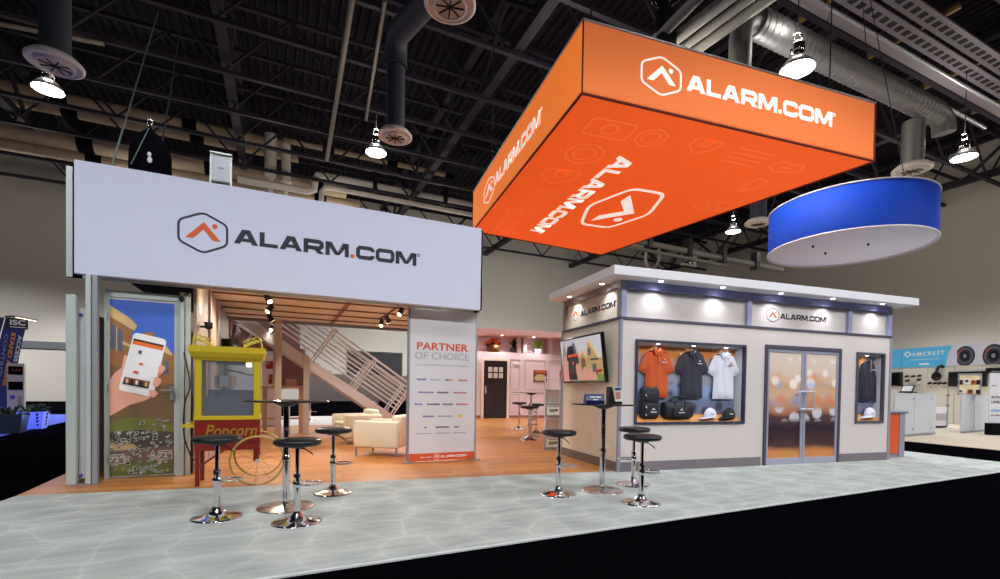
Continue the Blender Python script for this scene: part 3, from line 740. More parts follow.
# mauve partition with painted light streaks under the stairs
th=thing('mauve_partition','mauve partition with two slanted white light streaks, under the stairs','partition',D(0,6.8,0),TD)
mauve=mat('mauve_wall',(142,108,108),.7)
a0,zt=onb(236,316,6.8); a1,zb=onb(290,352,6.8); a2,zb2=onb(303,386,6.8)
MB().bx(a0-.8,a1+.25,-.02,.04,zb,3.0).build('upper_panel', mauve, th)
MB().bx(a1-.35,a2,-.03,.03,zb2,zb+.1).build('lower_panel', mauve, th)
MB().bx(a1-.42,a1-.36,-.05,.03,zb2-.06,zb+.1).bx(a2,a2+.06,-.05,.03,zb2-.06,zb+.1).bx(a1-.42,a2+.06,-.05,.03,zb2-.06,zb2).build('panel_frame', tan_paint, th)
for (p1,p2,p3,p4) in (((231,338),(238,324.5),(240,325.5),(233,340)),((245,343),(251,332.5),(253.5,333.5),(247,344.5))):
    pts=[onb(px,py,6.78) for px,py in (p1,p2,p3,p4)]
    MB().prism(pts,-.03,-.02).build('light_streak', mat('streak_white',(206,206,206),.5), th)
MB().bx(a0-.7,a0-.62,-.05,.05,0,3).bx(a2,a2+.08,-.04,.04,0,zb2).build('leg', tan_paint, th)
th=thing('product_stand','white stand with red product pictures behind the deck column','stand',D(0,8.0,0),TD)
a0,zt=onb(262,354,8); a1,zb=onb(279,398,8)
MB().bx(a0,a1,0,.06,0,zt).build('stand_board', white_paint, th)
for (x0,y0,x1,y1) in ((266,361,273,369),(268.5,374,272.5,384)):
    p=onb(x0,y0,8); q2=onb(x1,y1,8)
    MB().bx(p[0],q2[0],-.012,0,q2[1],p[1]).build('red_picture', mat('picture_red',(150,40,30),.5), th)
    MB().bx(p[0],p[0]+(q2[0]-p[0])*.5,-.016,-.012,q2[1]+(p[1]-q2[1])*.5,p[1]).build('picture_detail', mat('picture_tan',(176,120,90),.5), th)
MB().bx(a0-.05,a1+.05,-.15,.25,0,.03).build('foot', grey_metal, th)
th=thing('counter_frame','open pinkish wooden counter frame standing behind the popcorn cart','frame',D(0,5.75,0),TD)
a0,zt=onb(257,386,5.75); a1,_=onb(303,386,5.75)
wood_pink=mat('frame_pink_wood',(204,166,140),.55)
MB().bx(a0,a1,-.2,.2,zt-.06,zt).build('top_bar', wood_pink, th)
for px in (259,265,279,301):
    a=onb(px,400,5.75)[0]; MB().bx(a-.05,a+.05,-.05,.05,0,zt-.06).build('leg', wood_pink, th)
MB().bx(a0,a1,-.03,.03,.35,.4).build('stretcher', wood_pink, th)
th=thing('cardboard_box','small mauve box standing on the pinkish counter frame','box',D(onb(291,390,5.75)[0],5.75,zt),TD)
MB().bx(-.13,.13,-.1,.1,0,.17).build('box_body', mat('box_mauve',(176,132,124),.7), th, .006)
MB().bx(-.135,.135,-.105,.105,.17,.185).build('box_lid', mat('box_mauve_light',(190,150,140),.7), th)
# across the aisle: skirted table and grey panels
th=thing('skirted_table','long low table with black skirt across the aisle behind the stairs','table',D(3.2,13.2,0),TD)
m=MB()
pl=[]
for i in range(121): pl.append((i*.06, -.01 if i%2 else .015))
vs=[(x,y,0) for x,y in pl]+[(x,y,.56) for x,y in pl]
m.add(vs,[(i,i+1,i+122,i+121) for i in range(120)]); m.bx(0,7.2,.03,.8,0,.55)
m.build('skirt', black_cloth, th)
MB().bx(-.02,7.22,-.02,.82,.56,.585).build('table_top', black_cloth, th)
th=thing('grey_panel_row','row of plain grey panels standing behind the black skirted table','partition',D(3.3,14.6,0),TD)
m=MB()
for k in range(4): MB().bx(k*1.7,k*1.7+1.66,0,.05,.0,1.75).build('grey_panel', mat('partition_grey',(140,132,128),.7), th)
for k in range(5): MB().bx(k*1.7-.03,k*1.7+.01,-.02,.07,0,1.8).build('panel_post', mat('post_brass',(160,136,96),.4,metal=.5), th)
MB().bx(4.8,6.5,-.06,-.02,.75,1.3).build('dark_strip', black_cloth, th)

# ------------------------------------------------------------------ partner banner
th=thing('partner_banner','tall white banner with orange heading and rows of tiny logos','banner',D(4.19,.03,0),TD)
BW=1.14
MB().bx(0,BW,0,.05,.14,2.5).build('banner_panel', mat('banner_white',(216,214,218),.6), th)
ob=MB().bx(0,BW,-.002,.05,.015,.14).build('orange_footer', mat('banner_orange',(222,84,34),.6), th)
MB().bx(-.03,0,-.01,.06,0,2.5).build('side_profile', grey_metal, th)
MB().bx(BW,BW+.025,-.01,.06,0,2.5).build('side_profile', alu, th)
MB().bx(-.08,.06,-.09,.14,0,.012).bx(BW-.1,BW+.08,-.09,.14,0,.012).build('base_plate', grey_metal, th)
bp=th.children[0]
text('heading','PARTNER',.165,ink_orange,bp,(.55,-.003,1.89),sx=1.24,bold=.004,space=1.02)
text('heading_second','OF CHOICE',.16,mat('ink_pale_grey',(170,170,178),.6),bp,(.55,-.003,1.735),sx=1.12)
text('tagline','Connecting the smart home everywhere',.05,mat('ink_faint_grey',(188,188,194),.6),bp,(.55,-.003,1.595),width=.9)
rows=[(1.35,[(.2,'b',.15),(.44,'lb',.17),(.68,'ny',.15),(.92,'r',.16)]),(1.14,[(.28,'b',.26),(.57,'k',.2),(.87,'r',.24)]),(.945,[(.16,'b',.13),(.41,'k',.22),(.66,'k',.18),(.92,'ro',.22)]),(.745,[(.33,'b',.2),(.62,'g',.26),(.87,'y',.07)]),(.565,[(.28,'k',.04),(.57,'k',.24),(.82,'k',.09)]),(.465,[(.26,'g',.26),(.58,'g',.24),(.87,'g',.24)])]
lc={'b':mat('logo_blue',(70,96,170),.6),'lb':mat('logo_pale_blue',(150,176,210),.6),'n':navy,'y':mat('logo_yellow',(230,190,30),.6),'r':mat('logo_red',(186,70,84),.6),'o':ink_orange,'k':mat('logo_dark',(60,60,70),.6),'g':mat('logo_grey',(150,150,156),.6)}
for z,items in rows:
    for (x,c,w) in items:
        m=MB(); n=max(2,int(w/.03)); h=.02 if z>.5 else .013
        if c=='y': m.prism([(x+.035*math.cos(i*PI/8),z+.03*math.sin(i*PI/8)) for i in range(16)],-.003,0)
        else:
            for i in range(n):
                xx=x-w/2+i*w/n; mi=1 if (len(c)>1 and c!='lb' and i>=n*.6) else 0
                m.bx(xx,xx+w/n*.72,-.003,0,z-h*.6,z+h*(.6+.15*((i*5)%4==0)),mi)
        ms=[lc['lb']] if c=='lb' else [lc[k] for k in c]
        m.build('partner_logo', ms, bp)
mp=lambda x,y,d:(x,d-.002,y)
alarm_emblem(ob, mp, .47,.078,.05,.05, ink_white, ink_white, .003, .12)
alarm_lettering(ob, mp, .535,1.0,.06,.097, ink_white, ink_white, .003)
text('powered_by','powered by',.038,ink_white,ob,(.29,-.005,.077))

# ------------------------------------------------------------------ orange hanging box sign
ZB,ZT=5.6,6.68
cor=[S(-.61,.20),S(5.5,.18),S(3.95,7.44),S(-.54,6.71)]
th=thing('hanging_box_sign','huge orange box sign hanging from the roof, white logos on sides and underside','sign',S(0,0,ZB),TS)
lc4=[Vector((toS(p)[0],toS(p)[1])) for p in cor]
orange_front=mat('orange_fabric_front_glow',(246,134,76),.7,emit=.34,ecol=(250,126,66),spec=.1)  # glow added to the fabric colours, its strength set face by face
orange_side=mat('orange_fabric_side_glow',(250,134,60),.7,emit=.62,ecol=(255,130,54),spec=.1)
orange_bottom=mat('orange_fabric_bottom_glow',(244,108,46),.7,emit=.46,ecol=(248,96,34),spec=.1)
seam=mat('orange_seam_dark',(120,36,10),.7)
H=ZT-ZB
def wallp(i,j,name,m):
    a,b=lc4[i],lc4[j]; mb=MB()
    mb.add([(a.x,a.y,0.02),(b.x,b.y,0.02),(b.x,b.y,H),(a.x,a.y,H)],[(0,1,2,3)])
    n=Vector((b.y-a.y,-(b.x-a.x))).normalized()*-.03
    mb.add([(a.x+n.x,a.y+n.y,0.02),(b.x+n.x,b.y+n.y,0.02),(b.x+n.x,b.y+n.y,H),(a.x+n.x,a.y+n.y,H)],[(3,2,1,0)])
    mb.m[-1]=1  # black inner faces added to block the panels' glow
    return mb.build(name,[m,black_cloth],th)
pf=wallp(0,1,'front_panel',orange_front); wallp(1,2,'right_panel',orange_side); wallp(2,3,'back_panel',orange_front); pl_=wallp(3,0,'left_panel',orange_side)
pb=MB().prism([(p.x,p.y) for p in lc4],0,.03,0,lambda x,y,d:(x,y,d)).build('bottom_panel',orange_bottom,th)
MB().prism([(p.x,p.y) for p in lc4],.035,.045,0,lambda x,y,d:(x,y,d)).build('added_light_block',black_cloth,th)  # unseen sheet added to keep the bottom glow off the pipes
m=MB()
for i in range(4):
    a,b=lc4[i],lc4[(i+1)%4]
    m.cyl((a.x,a.y,0),(b.x,b.y,0),.022,n=8)
    m.cyl((a.x,a.y,0),(a.x,a.y,H),.014,n=8)
m.build('frame_seam',seam,th)
m=MB()
for i in range(4):
    a,b=lc4[i],lc4[(i+1)%4]; m.cyl((a.x,a.y,H),(b.x,b.y,H),.02,n=8)
m.build('top_frame',alu,th)
mp=lambda x,y,d:(x,.2-.02*(x+.61)/6.11+d-.004,y-ZB)
alarm_emblem(pf,mp,.76,6.145,.37,.30,ink_lit,ink_lit,.004,.085)
alarm_lettering(pf,mp,1.236,4.40,6.03,6.285,ink_lit,ink_lit)
a,b=lc4[3],lc4[0]; dv_=(b-a).normalized(); LL=(b-a).length
mpl=lambda x,y,d:(a.x+dv_.x*(6.71-x)+(d-.004), a.y+dv_.y*(6.71-x), y-ZB)
mpl2=lambda x,y,d: mpl(-x,y,d)
alarm_emblem(pl_,mpl2,-5.11,6.10,.45,.30,ink_lit,ink_lit,.004,.085)
alarm_lettering(pl_,mpl2,-4.6,-1.82,6.0,6.27,ink_lit,ink_lit)
mpb=lambda x,y,d:(y,x,d-.003)
alarm_emblem(pb,mpb,3.95,2.40,1.2,.83,ink_lit,ink_lit,.004,.085)
alarm_lettering(pb,mpb,1.62,6.1,.93,1.32,ink_lit,ink_lit)
art=mat('orange_line_art',(248,124,66),.7,emit=.46,ecol=(250,108,48)); rr=random.Random(11)
def art_at(x,y,s,kind):
    m=MB()
    f=lambda X,Y:(x+X*s,y+Y*s); mp3=lambda X,Y,d:(X,Y,d)
    def rb(pts,cl=True): m.ribbon([f(*p) for p in pts],.035,cl,-.002,0,0,mp3)
    if kind==0: rb(rpoly([(-1,-.6),(1,-.6),(1,.6),(-1,.6)],.25)); rb([(.35*math.cos(i*PI/6),.35*math.sin(i*PI/6)) for i in range(12)])
    elif kind==1: rb([(math.cos(i*PI/8),math.sin(i*PI/8)) for i in range(16)]); rb([(.6*math.cos(i*PI/8),.6*math.sin(i*PI/8)) for i in range(16)])
    elif kind==2: rb(rpoly([(-1,-.8),(1,-.8),(1,.2),(0,1),(-1,.2)],.2)); rb(rpoly([(-.3,-.8),(.3,-.8),(.3,0),(-.3,0)],.1))
    elif kind==3:
        for i in range(4): rb([(-1,-.6+i*.4),(1,-.6+i*.4)],False)
    elif kind==4: rb(rpoly([(-.9,-.5),(.9,-.5),(1.1,.1),(.5,.5),(-.5,.5),(-1.1,.1)],.25)); rb([(-.4,0),(.4,0)],False); rb([(0,-.3),(0,.3)],False)
    elif kind==5: rb(rpoly([(-.5,-1),(.5,-1),(.5,1),(-.5,1)],.2)); rb([(-.3,.6),(.3,.6)],False)
    m.build('line_icon',art,pb)
k=0
for X in (.3,1.2,2.2,3.2,4.2,5.0):
    for Y in (.9,1.8,2.8,3.8,4.8,5.8,6.5):
        if (.7<X<3.3 and Y>1.5) or X>5.55-.235*(Y-.2)-.55: continue
        art_at(X+rr.uniform(-.1,.1),Y+rr.uniform(-.15,.15),rr.uniform(.26,.42),k%6); k+=1
for p in lc4:
    c=(sum(q.x for q in lc4)/4,sum(q.y for q in lc4)/4); e=Vector(p)*.85+Vector(c)*.15
    MB().cyl((e.x,e.y,H),(e.x,e.y,H+6),.012,n=6).build('hanging_cable',dark_steel,th)
# motor hoist above the box
p=onz(666,26,9.4); t=thing('chain_hoist','black chain hoist hanging above the top edge of the orange sign','hoist',p,TD)
MB().rbox(-.2,.2,-.16,.16,-.75,.35,.05).build('hoist_body',black,t)
MB().rbox(-.13,.13,-.11,.11,-1.3,-.8,.05).build('chain_bag',black_cloth,t)
MB().cyl((0,0,.35),(0,0,3.0),.025,n=8).build('chain',dark_steel,t)
MB().tube([(.08*math.cos(k*PI/8),0,.42+.08*math.sin(k*PI/8)) for k in range(16)],.02,8,True).build('hook',chrome,t)
MB().tube([(.28*math.cos(k*.55)+.05*math.sin(k*1.7)-.05,.12*math.sin(k*.9),.62+.2*math.sin(k*.55)) for k in range(46)],.045,8).build('cable_bundle',black_gloss,t)

# ------------------------------------------------------------------ blue drum sign
th=thing('drum_sign','blue round drum sign with white underside hanging at the right','sign',(9.433,13.067,5.2))
blue=mat('drum_blue_fabric',(18,60,165),.65,spec=.15,emit=.08,ecol=(24,70,190))
R_=1.88; HH=1.125
m=MB(); n=72
m.lathe([(R_-.03,HH),(R_,HH),(R_,.02),(R_-.0,.0)],n=n)
m.f=[f for f in m.f if len(f)==4]; m.m=m.m[:len(m.f)]; m.s=m.s[:len(m.f)]
m.build('fabric_skin',blue,th)
MB().lathe([(0,.04),(R_-.02,.04),(R_-.02,.02),(0,.02)],n=n).build('white_underside',mat('drum_white_underside',(206,206,226),.8,emit=.2),th)  # slight glow added to lift the underside's brightness
MB().tube([(R_*math.cos(k*2*PI/72),R_*math.sin(k*2*PI/72),0) for k in range(72)],.025,8,True).build('bottom_hoop',mat('drum_hoop_white',(220,220,226),.5),th)
MB().tube([(R_*math.cos(k*2*PI/72),R_*math.sin(k*2*PI/72),HH) for k in range(72)],.02,8,True).build('top_hoop',mat('drum_hoop_white',(220,220,226),.5),th)
for (x,y) in ((-1.05,-.2),(.25,-.45),(-.3,.4)): MB().sph((x,y,0),(.03,.03,.05)).build('eyelet',dark_steel,th)
for k in range(3):
    a=k*2*PI/3+.5; MB().cyl((R_*math.cos(a),R_*math.sin(a),HH),(.3*math.cos(a),.3*math.sin(a),7.5),.01,n=6).build('hanging_cable',dark_steel,th)

# ------------------------------------------------------------------ the shop kiosk
W_,DP,ZBAND,ZW,ZF=5.83,1.94,2.32,2.868,2.988
th=thing('shop_kiosk','white walled shop kiosk with display windows, double doors and flat white canopy','kiosk',S(0,0,0),TS)
shop_front=mat('shop_wall_grey_white',(214,204,200),.55)
shop_left=mat('shop_wall_pale_wood',(226,216,198),.5,noise=.04,nscale=3,stretch=(14,14,.5))
frame_lav=mat('kiosk_frame_grey',(164,166,200),.4,metal=.1)
band=mat('kiosk_band_dark',(74,70,88),.5)
skirt_m=mat('kiosk_skirting',(120,112,118),.6)
win=(.26,2.37,.71,2.0); door=(2.79,4.53,0,1.98); win2=(4.93,5.66,.70,1.99)
m=MB(); t0,t1=0,.06
def fw(u0,u1,z0,z1): m.bx(u0,u1,t0,t1,z0,z1)
fw(0,win[0],0,ZBAND); fw(win[0],win[1],0,win[2]); fw(win[0],win[1],win[3],ZBAND); fw(win[1],door[0],0,ZBAND); fw(door[0],door[1],door[3],ZBAND)
fw(door[1],win2[0],0,ZBAND); fw(win2[0],win2[1],0,win2[2]); fw(win2[0],win2[1],win2[3],ZBAND); fw(win2[1],W_,0,ZBAND)
m.build('front_wall',shop_front,th)
m=MB()
for k in range(3): m.bx(0,.06,.06+k*.627,.06+k*.627+.623,0,ZBAND)
m.build('left_wall',shop_left,th)
MB().bx(W_-.06,W_,.06,DP,0,ZW).build('right_wall',shop_front,th); MB().bx(.0,W_,DP,DP+.06,0,ZW).build('rear_wall',shop_front,th)
MB().bx(.03,.06,.06,DP,ZBAND+.005,ZW).build('left_frieze',shop_left,th)
fr=MB().bx(.06,W_-.06,.04,.07,ZBAND+.005,ZW).build('front_frieze',shop_front,th)
MB().bx(-.015,W_+.01,-.015,.05,ZBAND-.035,ZBAND+.005).bx(-.015,.05,.05,DP,ZBAND-.035,ZBAND+.005).build('dark_band',band,th)
for u in (0.0,2.385,4.7,5.74): MB().bx(u,u+.09,-.012,.05,ZBAND+.005,ZW).build('frieze_post',frame_lav,th)
MB().bx(.09,5.74,-.008,.05,ZW-.11,ZW).build('frieze_top_rail',mat('kiosk_rail_violet',(156,158,216),.4),th)
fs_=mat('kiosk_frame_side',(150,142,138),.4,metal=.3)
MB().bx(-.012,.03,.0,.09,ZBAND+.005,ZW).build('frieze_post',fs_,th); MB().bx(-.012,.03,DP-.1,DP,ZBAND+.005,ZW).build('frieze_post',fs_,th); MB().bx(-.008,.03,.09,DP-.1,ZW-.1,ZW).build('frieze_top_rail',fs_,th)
for q in ((-.014,.03,-.014,.03,0,ZBAND-.035),(W_-.03,W_+.02,-.014,.06,0,ZBAND-.035),(-.012,.02,DP-.03,DP+.06,0,ZBAND)): MB().bx(*q).build('corner_trim',mat('kiosk_corner_grey',(146,146,164),.4),th)
MB().bx(0,door[0]-.05,-.012,.03,0,.145).build('skirting',skirt_m,th); MB().bx(door[1]+.05,W_,-.012,.03,0,.145).build('skirting',skirt_m,th)
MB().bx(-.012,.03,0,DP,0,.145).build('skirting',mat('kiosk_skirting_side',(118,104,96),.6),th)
can=MB().bx(-.30,W_+.27,-.28,DP+.02,ZW,ZF+.01).build('canopy',white_paint,th,.004)
# downlights in the canopy soffit
spots=[]
for px,py in ((661,281),(723,287.4),(780,293.5),(831,299),(877,304.6)):
    p=toS(onz(px,py,ZW)); spots.append((p[0],-.15,'f'))
for v in (.35,1.45): spots.append((-.13,v,'l'))
for (u,v,k) in spots:
    o=MB().lathe([(.05,-.004),(.05,0),(.036,0),(.036,-.003)],(u,v,ZW-.001),20,caps=False).cyl((u,v,ZW-.003),(u,v,ZW-.001),.036,n=18,m=1).build('downlight',[chrome,led],can)
    ld=bpy.data.lights.new('canopy_beam','SPOT'); ld.energy=17; ld.color=(.92,.95,1); ld.spot_size=math.radians(120); ld.spot_blend=1.0; ld.shadow_soft_size=.03
    lo=bpy.data.objects.new('canopy_beam',ld); COL.objects.link(lo); lo.parent=th; lo.location=(u,v,ZW-.02)
    lo.rotation_euler=(math.radians(6),0,0) if k=='f' else (0,math.radians(-6),0)
mp=lambda x,y,d:(x,.04+d,y)
alarm_emblem(fr,mp,2.98,2.54,.135,.122,band,ink_orange,.003,.09)
alarm_lettering(fr,mp,3.14,4.20,2.485,2.58,navy,ink_orange,.003)
lf=[c for c in th.children if c.name.startswith('left_frieze')][0]
mp=lambda x,y,d:(.03+d,-x,y)
alarm_emblem(lf,mp,-1.52,2.585,.145,.125,ink_grey,ink_orange,.003,.09)
alarm_lettering(lf,mp,-1.33,-.21,2.505,2.60,navy,ink_orange,.003)

# bokeh prints on the glass and behind the window displays
def bokeh(name, ramp, discs, scale, seed):
    m=mat(name,(120,90,70),.25); N,L,b=nodes(m)
    tc=N.new('ShaderNodeTexCoord'); mp=N.new('ShaderNodeMapping'); mp.inputs['Location'].default_value=(seed,seed*.7,seed*.3); L.new(tc.outputs['Object'],mp.inputs['Vector'])
    n=N.new('ShaderNodeTexNoise'); n.inputs['Scale'].default_value=1.7; n.inputs['Detail'].default_value=1; L.new(mp.outputs['Vector'],n.inputs['Vector'])
    sx=N.new('ShaderNodeSeparateXYZ'); L.new(tc.outputs['Object'],sx.inputs[0])
    ad=N.new('ShaderNodeMath'); ad.operation='MULTIPLY_ADD'; L.new(n.outputs['Fac'],ad.inputs[0]); ad.inputs[1].default_value=.22; L.new(sx.outputs['Z'],ad.inputs[2])
    dv=N.new('ShaderNodeMath'); dv.operation='MULTIPLY'; L.new(ad.outputs[0],dv.inputs[0]); dv.inputs[1].default_value=.46
    cr=N.new('ShaderNodeValToRGB'); 
    while len(cr.color_ramp.elements)<len(ramp): cr.color_ramp.elements.new(.5)
    for e,(p,c) in zip(cr.color_ramp.elements,ramp): e.position=p; e.color=rgb(*c)
    L.new(dv.outputs[0],cr.inputs['Fac']); last=cr.outputs['Color']
    for (sc,lo,hi,col,f,zlo,zhi) in discs:
        v=N.new('ShaderNodeTexVoronoi'); v.inputs['Scale'].default_value=sc; v.inputs['Randomness'].default_value=.9; L.new(mp.outputs['Vector'],v.inputs['Vector'])
        r=N.new('ShaderNodeMapRange'); r.inputs[1].default_value=hi; r.inputs[2].default_value=lo; L.new(v.outputs['Distance'],r.inputs[0])
        z1=N.new('ShaderNodeMapRange'); z1.inputs[1].default_value=zlo; z1.inputs[2].default_value=zlo+.08; L.new(sx.outputs['Z'],z1.inputs[0])
        z2=N.new('ShaderNodeMapRange'); z2.inputs[1].default_value=zhi; z2.inputs[2].default_value=zhi-.08; L.new(sx.outputs['Z'],z2.inputs[0])
        m1=N.new('ShaderNodeMath'); m1.operation='MULTIPLY'; L.new(z1.outputs[0],m1.inputs[0]); L.new(z2.outputs[0],m1.inputs[1])
        m2=N.new('ShaderNodeMath'); m2.operation='MULTIPLY'; L.new(m1.outputs[0],m2.inputs[0]); L.new(r.outputs[0],m2.inputs[1])
        m3=N.new('ShaderNodeMath'); m3.operation='MULTIPLY'; L.new(m2.outputs[0],m3.inputs[0]); m3.inputs[1].default_value=f
        mx=N.new('ShaderNodeMix'); mx.data_type='RGBA'; L.new(m3.outputs[0],mx.inputs['Factor']); L.new(last,mx.inputs[6]); mx.inputs[7].default_value=rgb(*col); last=mx.outputs[2]
    L.new(last,b.inputs['Base Color']); return m
ramp=[(.0,(222,150,84)),(.145,(206,134,76)),(.19,(84,56,54)),(.34,(56,44,54)),(.43,(92,66,66)),(.46,(176,120,90)),(.58,(214,178,150)),(.68,(216,168,126)),(.78,(224,202,184)),(1.0,(236,218,206))]
discs=[(3.4,.34,.46,(226,222,232),.8,.72,1.0),(3.6,.28,.4,(255,246,238),.8,1.25,1.85),(2.4,.28,.5,(140,176,236),.6,.98,1.45),(2.6,.2,.46,(232,126,56),.6,1.0,1.6),(2.2,.2,.5,(40,30,36),.5,.3,.8)]
bok_l=bokeh('door_bokeh_print_left',ramp,discs,1,1.7); bok_r=bokeh('door_bokeh_print_right',ramp,discs,1,5.2)
# double doors
MB().bx(door[0]-.005,door[0]+.045,-.03,.04,0,2.03).bx(door[1]-.045,door[1]+.005,-.03,.04,0,2.03).bx(door[0]+.045,door[1]-.045,-.03,.04,1.965,2.03).build('door_frame',band,th,.003)
for i,(u0,u1,bm) in enumerate(((door[0]+.045,3.655,bok_l),(3.665,door[1]-.045,bok_r))):
    d=MB().bx(u0,u0+.05,-.015,.03,.0,1.965).bx(u1-.05,u1,-.015,.03,.0,1.965).bx(u0+.05,u1-.05,-.015,.03,0,.11).bx(u0+.05,u1-.05,-.015,.03,1.915,1.965).build('door',mat('door_frame_lavender',(176,176,196),.35,metal=.3),th,.003)
    MB().bx(u0+.05,u1-.05,.0,.012,.11,1.915).build('door_glass',bm,d)
    uh=u1-.035 if i==0 else u0+.035; s=-1 if i==0 else 1
    MB().tube(smooth([Vector(p) for p in ((uh,-.015,.95),(uh,-.07,.95),(uh+s*.02,-.075,.95),(uh+s*.11,-.075,.95),(uh+s*.125,-.075,.98),(uh+s*.125,-.075,1.22),(uh+s*.11,-.075,1.25),(uh+s*.02,-.075,1.25),(uh,-.07,1.25),(uh,-.015,1.25))],3),.016,8).build('door_handle',mat('handle_pale',(216,216,232),.25,metal=.4),d)
# display windows: dark frame, splayed lining, printed backdrop, wooden base
ramp2=[(.0,(60,40,40)),(.3,(60,46,50)),(.42,(110,100,116)),(.6,(130,150,186)),(.8,(190,180,180)),(.88,(222,140,70)),(1.0,(214,150,100))]
bok_w=bokeh('window_backdrop_print',ramp2,[(6,.12,.2,(255,250,240),.9,1.68,1.95),(3,.2,.45,(150,180,225),.6,1.1,1.75),(4,.2,.4,(40,36,44),.7,.8,1.4)],1,2.9)
lining=mat('window_lining',(196,196,206),.6); shelf_w=mat('window_base_wood',(222,150,72),.5,noise=.1,nscale=4,stretch=(1,8,1))
for (u0,u1,z0,z1) in (win,win2):
    f=.036
    wf=MB().bx(u0-.0,u0+f,-.03,.05,z0,z1).bx(u1-f,u1,-.03,.05,z0,z1).bx(u0+f,u1-f,-.03,.05,z0,z0+f).bx(u0+f,u1-f,-.03,.05,z1-f,z1).build('display_window',mat('window_frame_navy',(56,58,80),.4) if u1<4 else mat('window_frame_grey',(84,84,98),.4),th,.003)
    a,b,c,d=u0+f,u1-f,z0+f,z1-f; s=.05 if u1<4 else .03; dp=.13
    k=s; A=[(a,.03,c),(b,.03,c),(b,.03,d),(a,.03,d)]; B=[(a+k,dp,c+.11),(b-k,dp,c+.11),(b-k,dp,d-.04),(a+k,dp,d-.04)]
    MB().add(A+B,[(0,3,7,4),(1,5,6,2),(3,2,6,7)]).build('lining',lining,wf)
    MB().add([A[0],B[0],B[1],A[1]],[(0,1,2,3)]).build('base_board',shelf_w,wf)
    MB().add(B,[(0,1,2,3)]).build('backdrop',bok_w,wf)
    n=3 if u1<4 else 1
    for i in range(n):
        x=a+(i+.5)*(b-a)/n if n>1 else (a+b)/2
        if n>1: x=(.71,1.38,2.03)[i]
        MB().cyl((x,.06,d-.016),(x,.06,d-.012),.028,n=14,m=1).cyl((x,.06,d-.014),(x,.06,d+.0),.032,n=14,m=0).build('spotlight',[chrome,led],wf)
        ld=bpy.data.lights.new('window_beam','SPOT'); ld.energy=1.2; ld.spot_size=math.radians(140); ld.spot_blend=.6; ld.shadow_soft_size=.03
        lo=bpy.data.objects.new('window_beam',ld); COL.objects.link(lo); lo.parent=th; lo.location=(x,.03,d-.04); lo.rotation_euler=(math.radians(10),0,0)

def cloth_panel(outline, thick, y, mt, name, parent, puff=.035, mi=None):
    # a soft garment: outline grid filled and bulged towards the viewer
    import mathutils.geometry as G
    mb=MB(); n=len(outline)
    xs=[p[0] for p in outline]; zs=[p[1] for p in outline]
    pts=[Vector((x,z)) for x,z in outline]
    st=(max(zs)-min(zs))/16
    inner=[]
    def inside(q):
        c=False; j=n-1
        for i in range(n):
            a,b=outline[i],outline[j]
            if (a[1]>q[1])!=(b[1]>q[1]) and q[0]<(b[0]-a[0])*(q[1]-a[1])/(b[1]-a[1])+a[0]: c=not c
            j=i
        return c
    def dist(q):
        d=9
        for i in range(n):
            a=pts[i-1]; b=pts[i]; ab=b-a; t=max(0,min(1,(q-a).dot(ab)/max(1e-9,ab.length_squared))); d=min(d,(q-(a+ab*t)).length)
        return d
    z=min(zs)+st*.5
    while z<max(zs):
        x=min(xs)+st*.5
        while x<max(xs):
            q=Vector((x,z))
            if inside((x,z)) and dist(q)>st*.35: inner.append(q)
            x+=st
        z+=st
    allp=pts+inner
    r=G.delaunay_2d_cdt(allp,[(i,(i+1)%n) for i in range(n)],[list(range(n))],1,1e-5)
    vs=[];
    for q in r[0]:
        d=min(1,dist(q)/.09); fold=.012*math.sin(q.x*46+q.y*5)*d
        vs.append((q.x,y-puff*math.sqrt(d)-fold,q.y))
    mb.add(vs,[tuple(f) for f in r[2]],0,True)
    vb=[(q.x,y+thick,q.y) for q in r[0]]
    mb.add(vb,[tuple(reversed(f)) for f in r[2]],0,True)
    k=len(r[0])
    for i in range(n):
        j=(i+1)%n; a,b=outline[i],outline[j]
        mb.add([(a[0],y,a[1]),(b[0],y,b[1]),(b[0],y+thick,b[1]),(a[0],y+thick,a[1])],[(0,1,2,3)])
    return mb.build(name,mt,parent)
def onvS(px,py,v):
    r=ray(px,py); c,s=math.cos(TS),math.sin(TS); t=(v-s*OS[0]+c*OS[1])/(-s*r[0]+c*r[1]); q=toS((r[0]*t,r[1]*t)); return q[0],EYE+r[2]*t
def polo(label, u, zt, mt, logo_m, base=(0,0)):
    t=thing('polo_shirt',label,'shirt',S(u,.08,0),TS)
    o=[(-.10,zt),(-.2,zt-.04),(-.34,zt-.30),(-.22,zt-.37),(-.20,zt-.34),(-.215,zt-.74),(.215,zt-.74),(.20,zt-.34),(.22,zt-.37),(.34,zt-.30),(.2,zt-.04),(.10,zt),(.04,zt-.05),(-.04,zt-.05)]
    b=cloth_panel(o,.01,0,mt,'shirt_body',t)
    MB().prism([(-.10,zt+.005),(-.03,zt+.025),(0,zt-.03),(-.05,zt-.09)],-.05,-.02).prism([(.10,zt+.005),(.03,zt+.025),(0,zt-.03),(.05,zt-.09)][::-1],-.05,-.02).build('collar',mt,t)
    MB().bx(-.018,.018,-.052,-.03,zt-.2,zt-.05).build('button_placket',mt,t)
    m=MB(); m.bx(.06,.15,-.052,-.04,zt-.19,zt-.18)
    for k in range(5): m.bx(.065+k*.017,.076+k*.017,-.052,-.04,zt-.196,zt-.18)
    m.ribbon([(.09,zt-.155),(.105,zt-.14),(.12,zt-.155)],.008,False,-.052,-.04); m.build('chest_logo',logo_m,t)
    MB().tube([(-.15,.0,zt-.03),(0,.0,zt+.03),(.15,.0,zt-.03)],.012,8).tube([(0,0,zt+.03),(0,0,zt+.07),(.02,0,zt+.09),(0,0,zt+.105),(-.015,0,zt+.09)],.006,8).build('hanger',black,t)
    return t
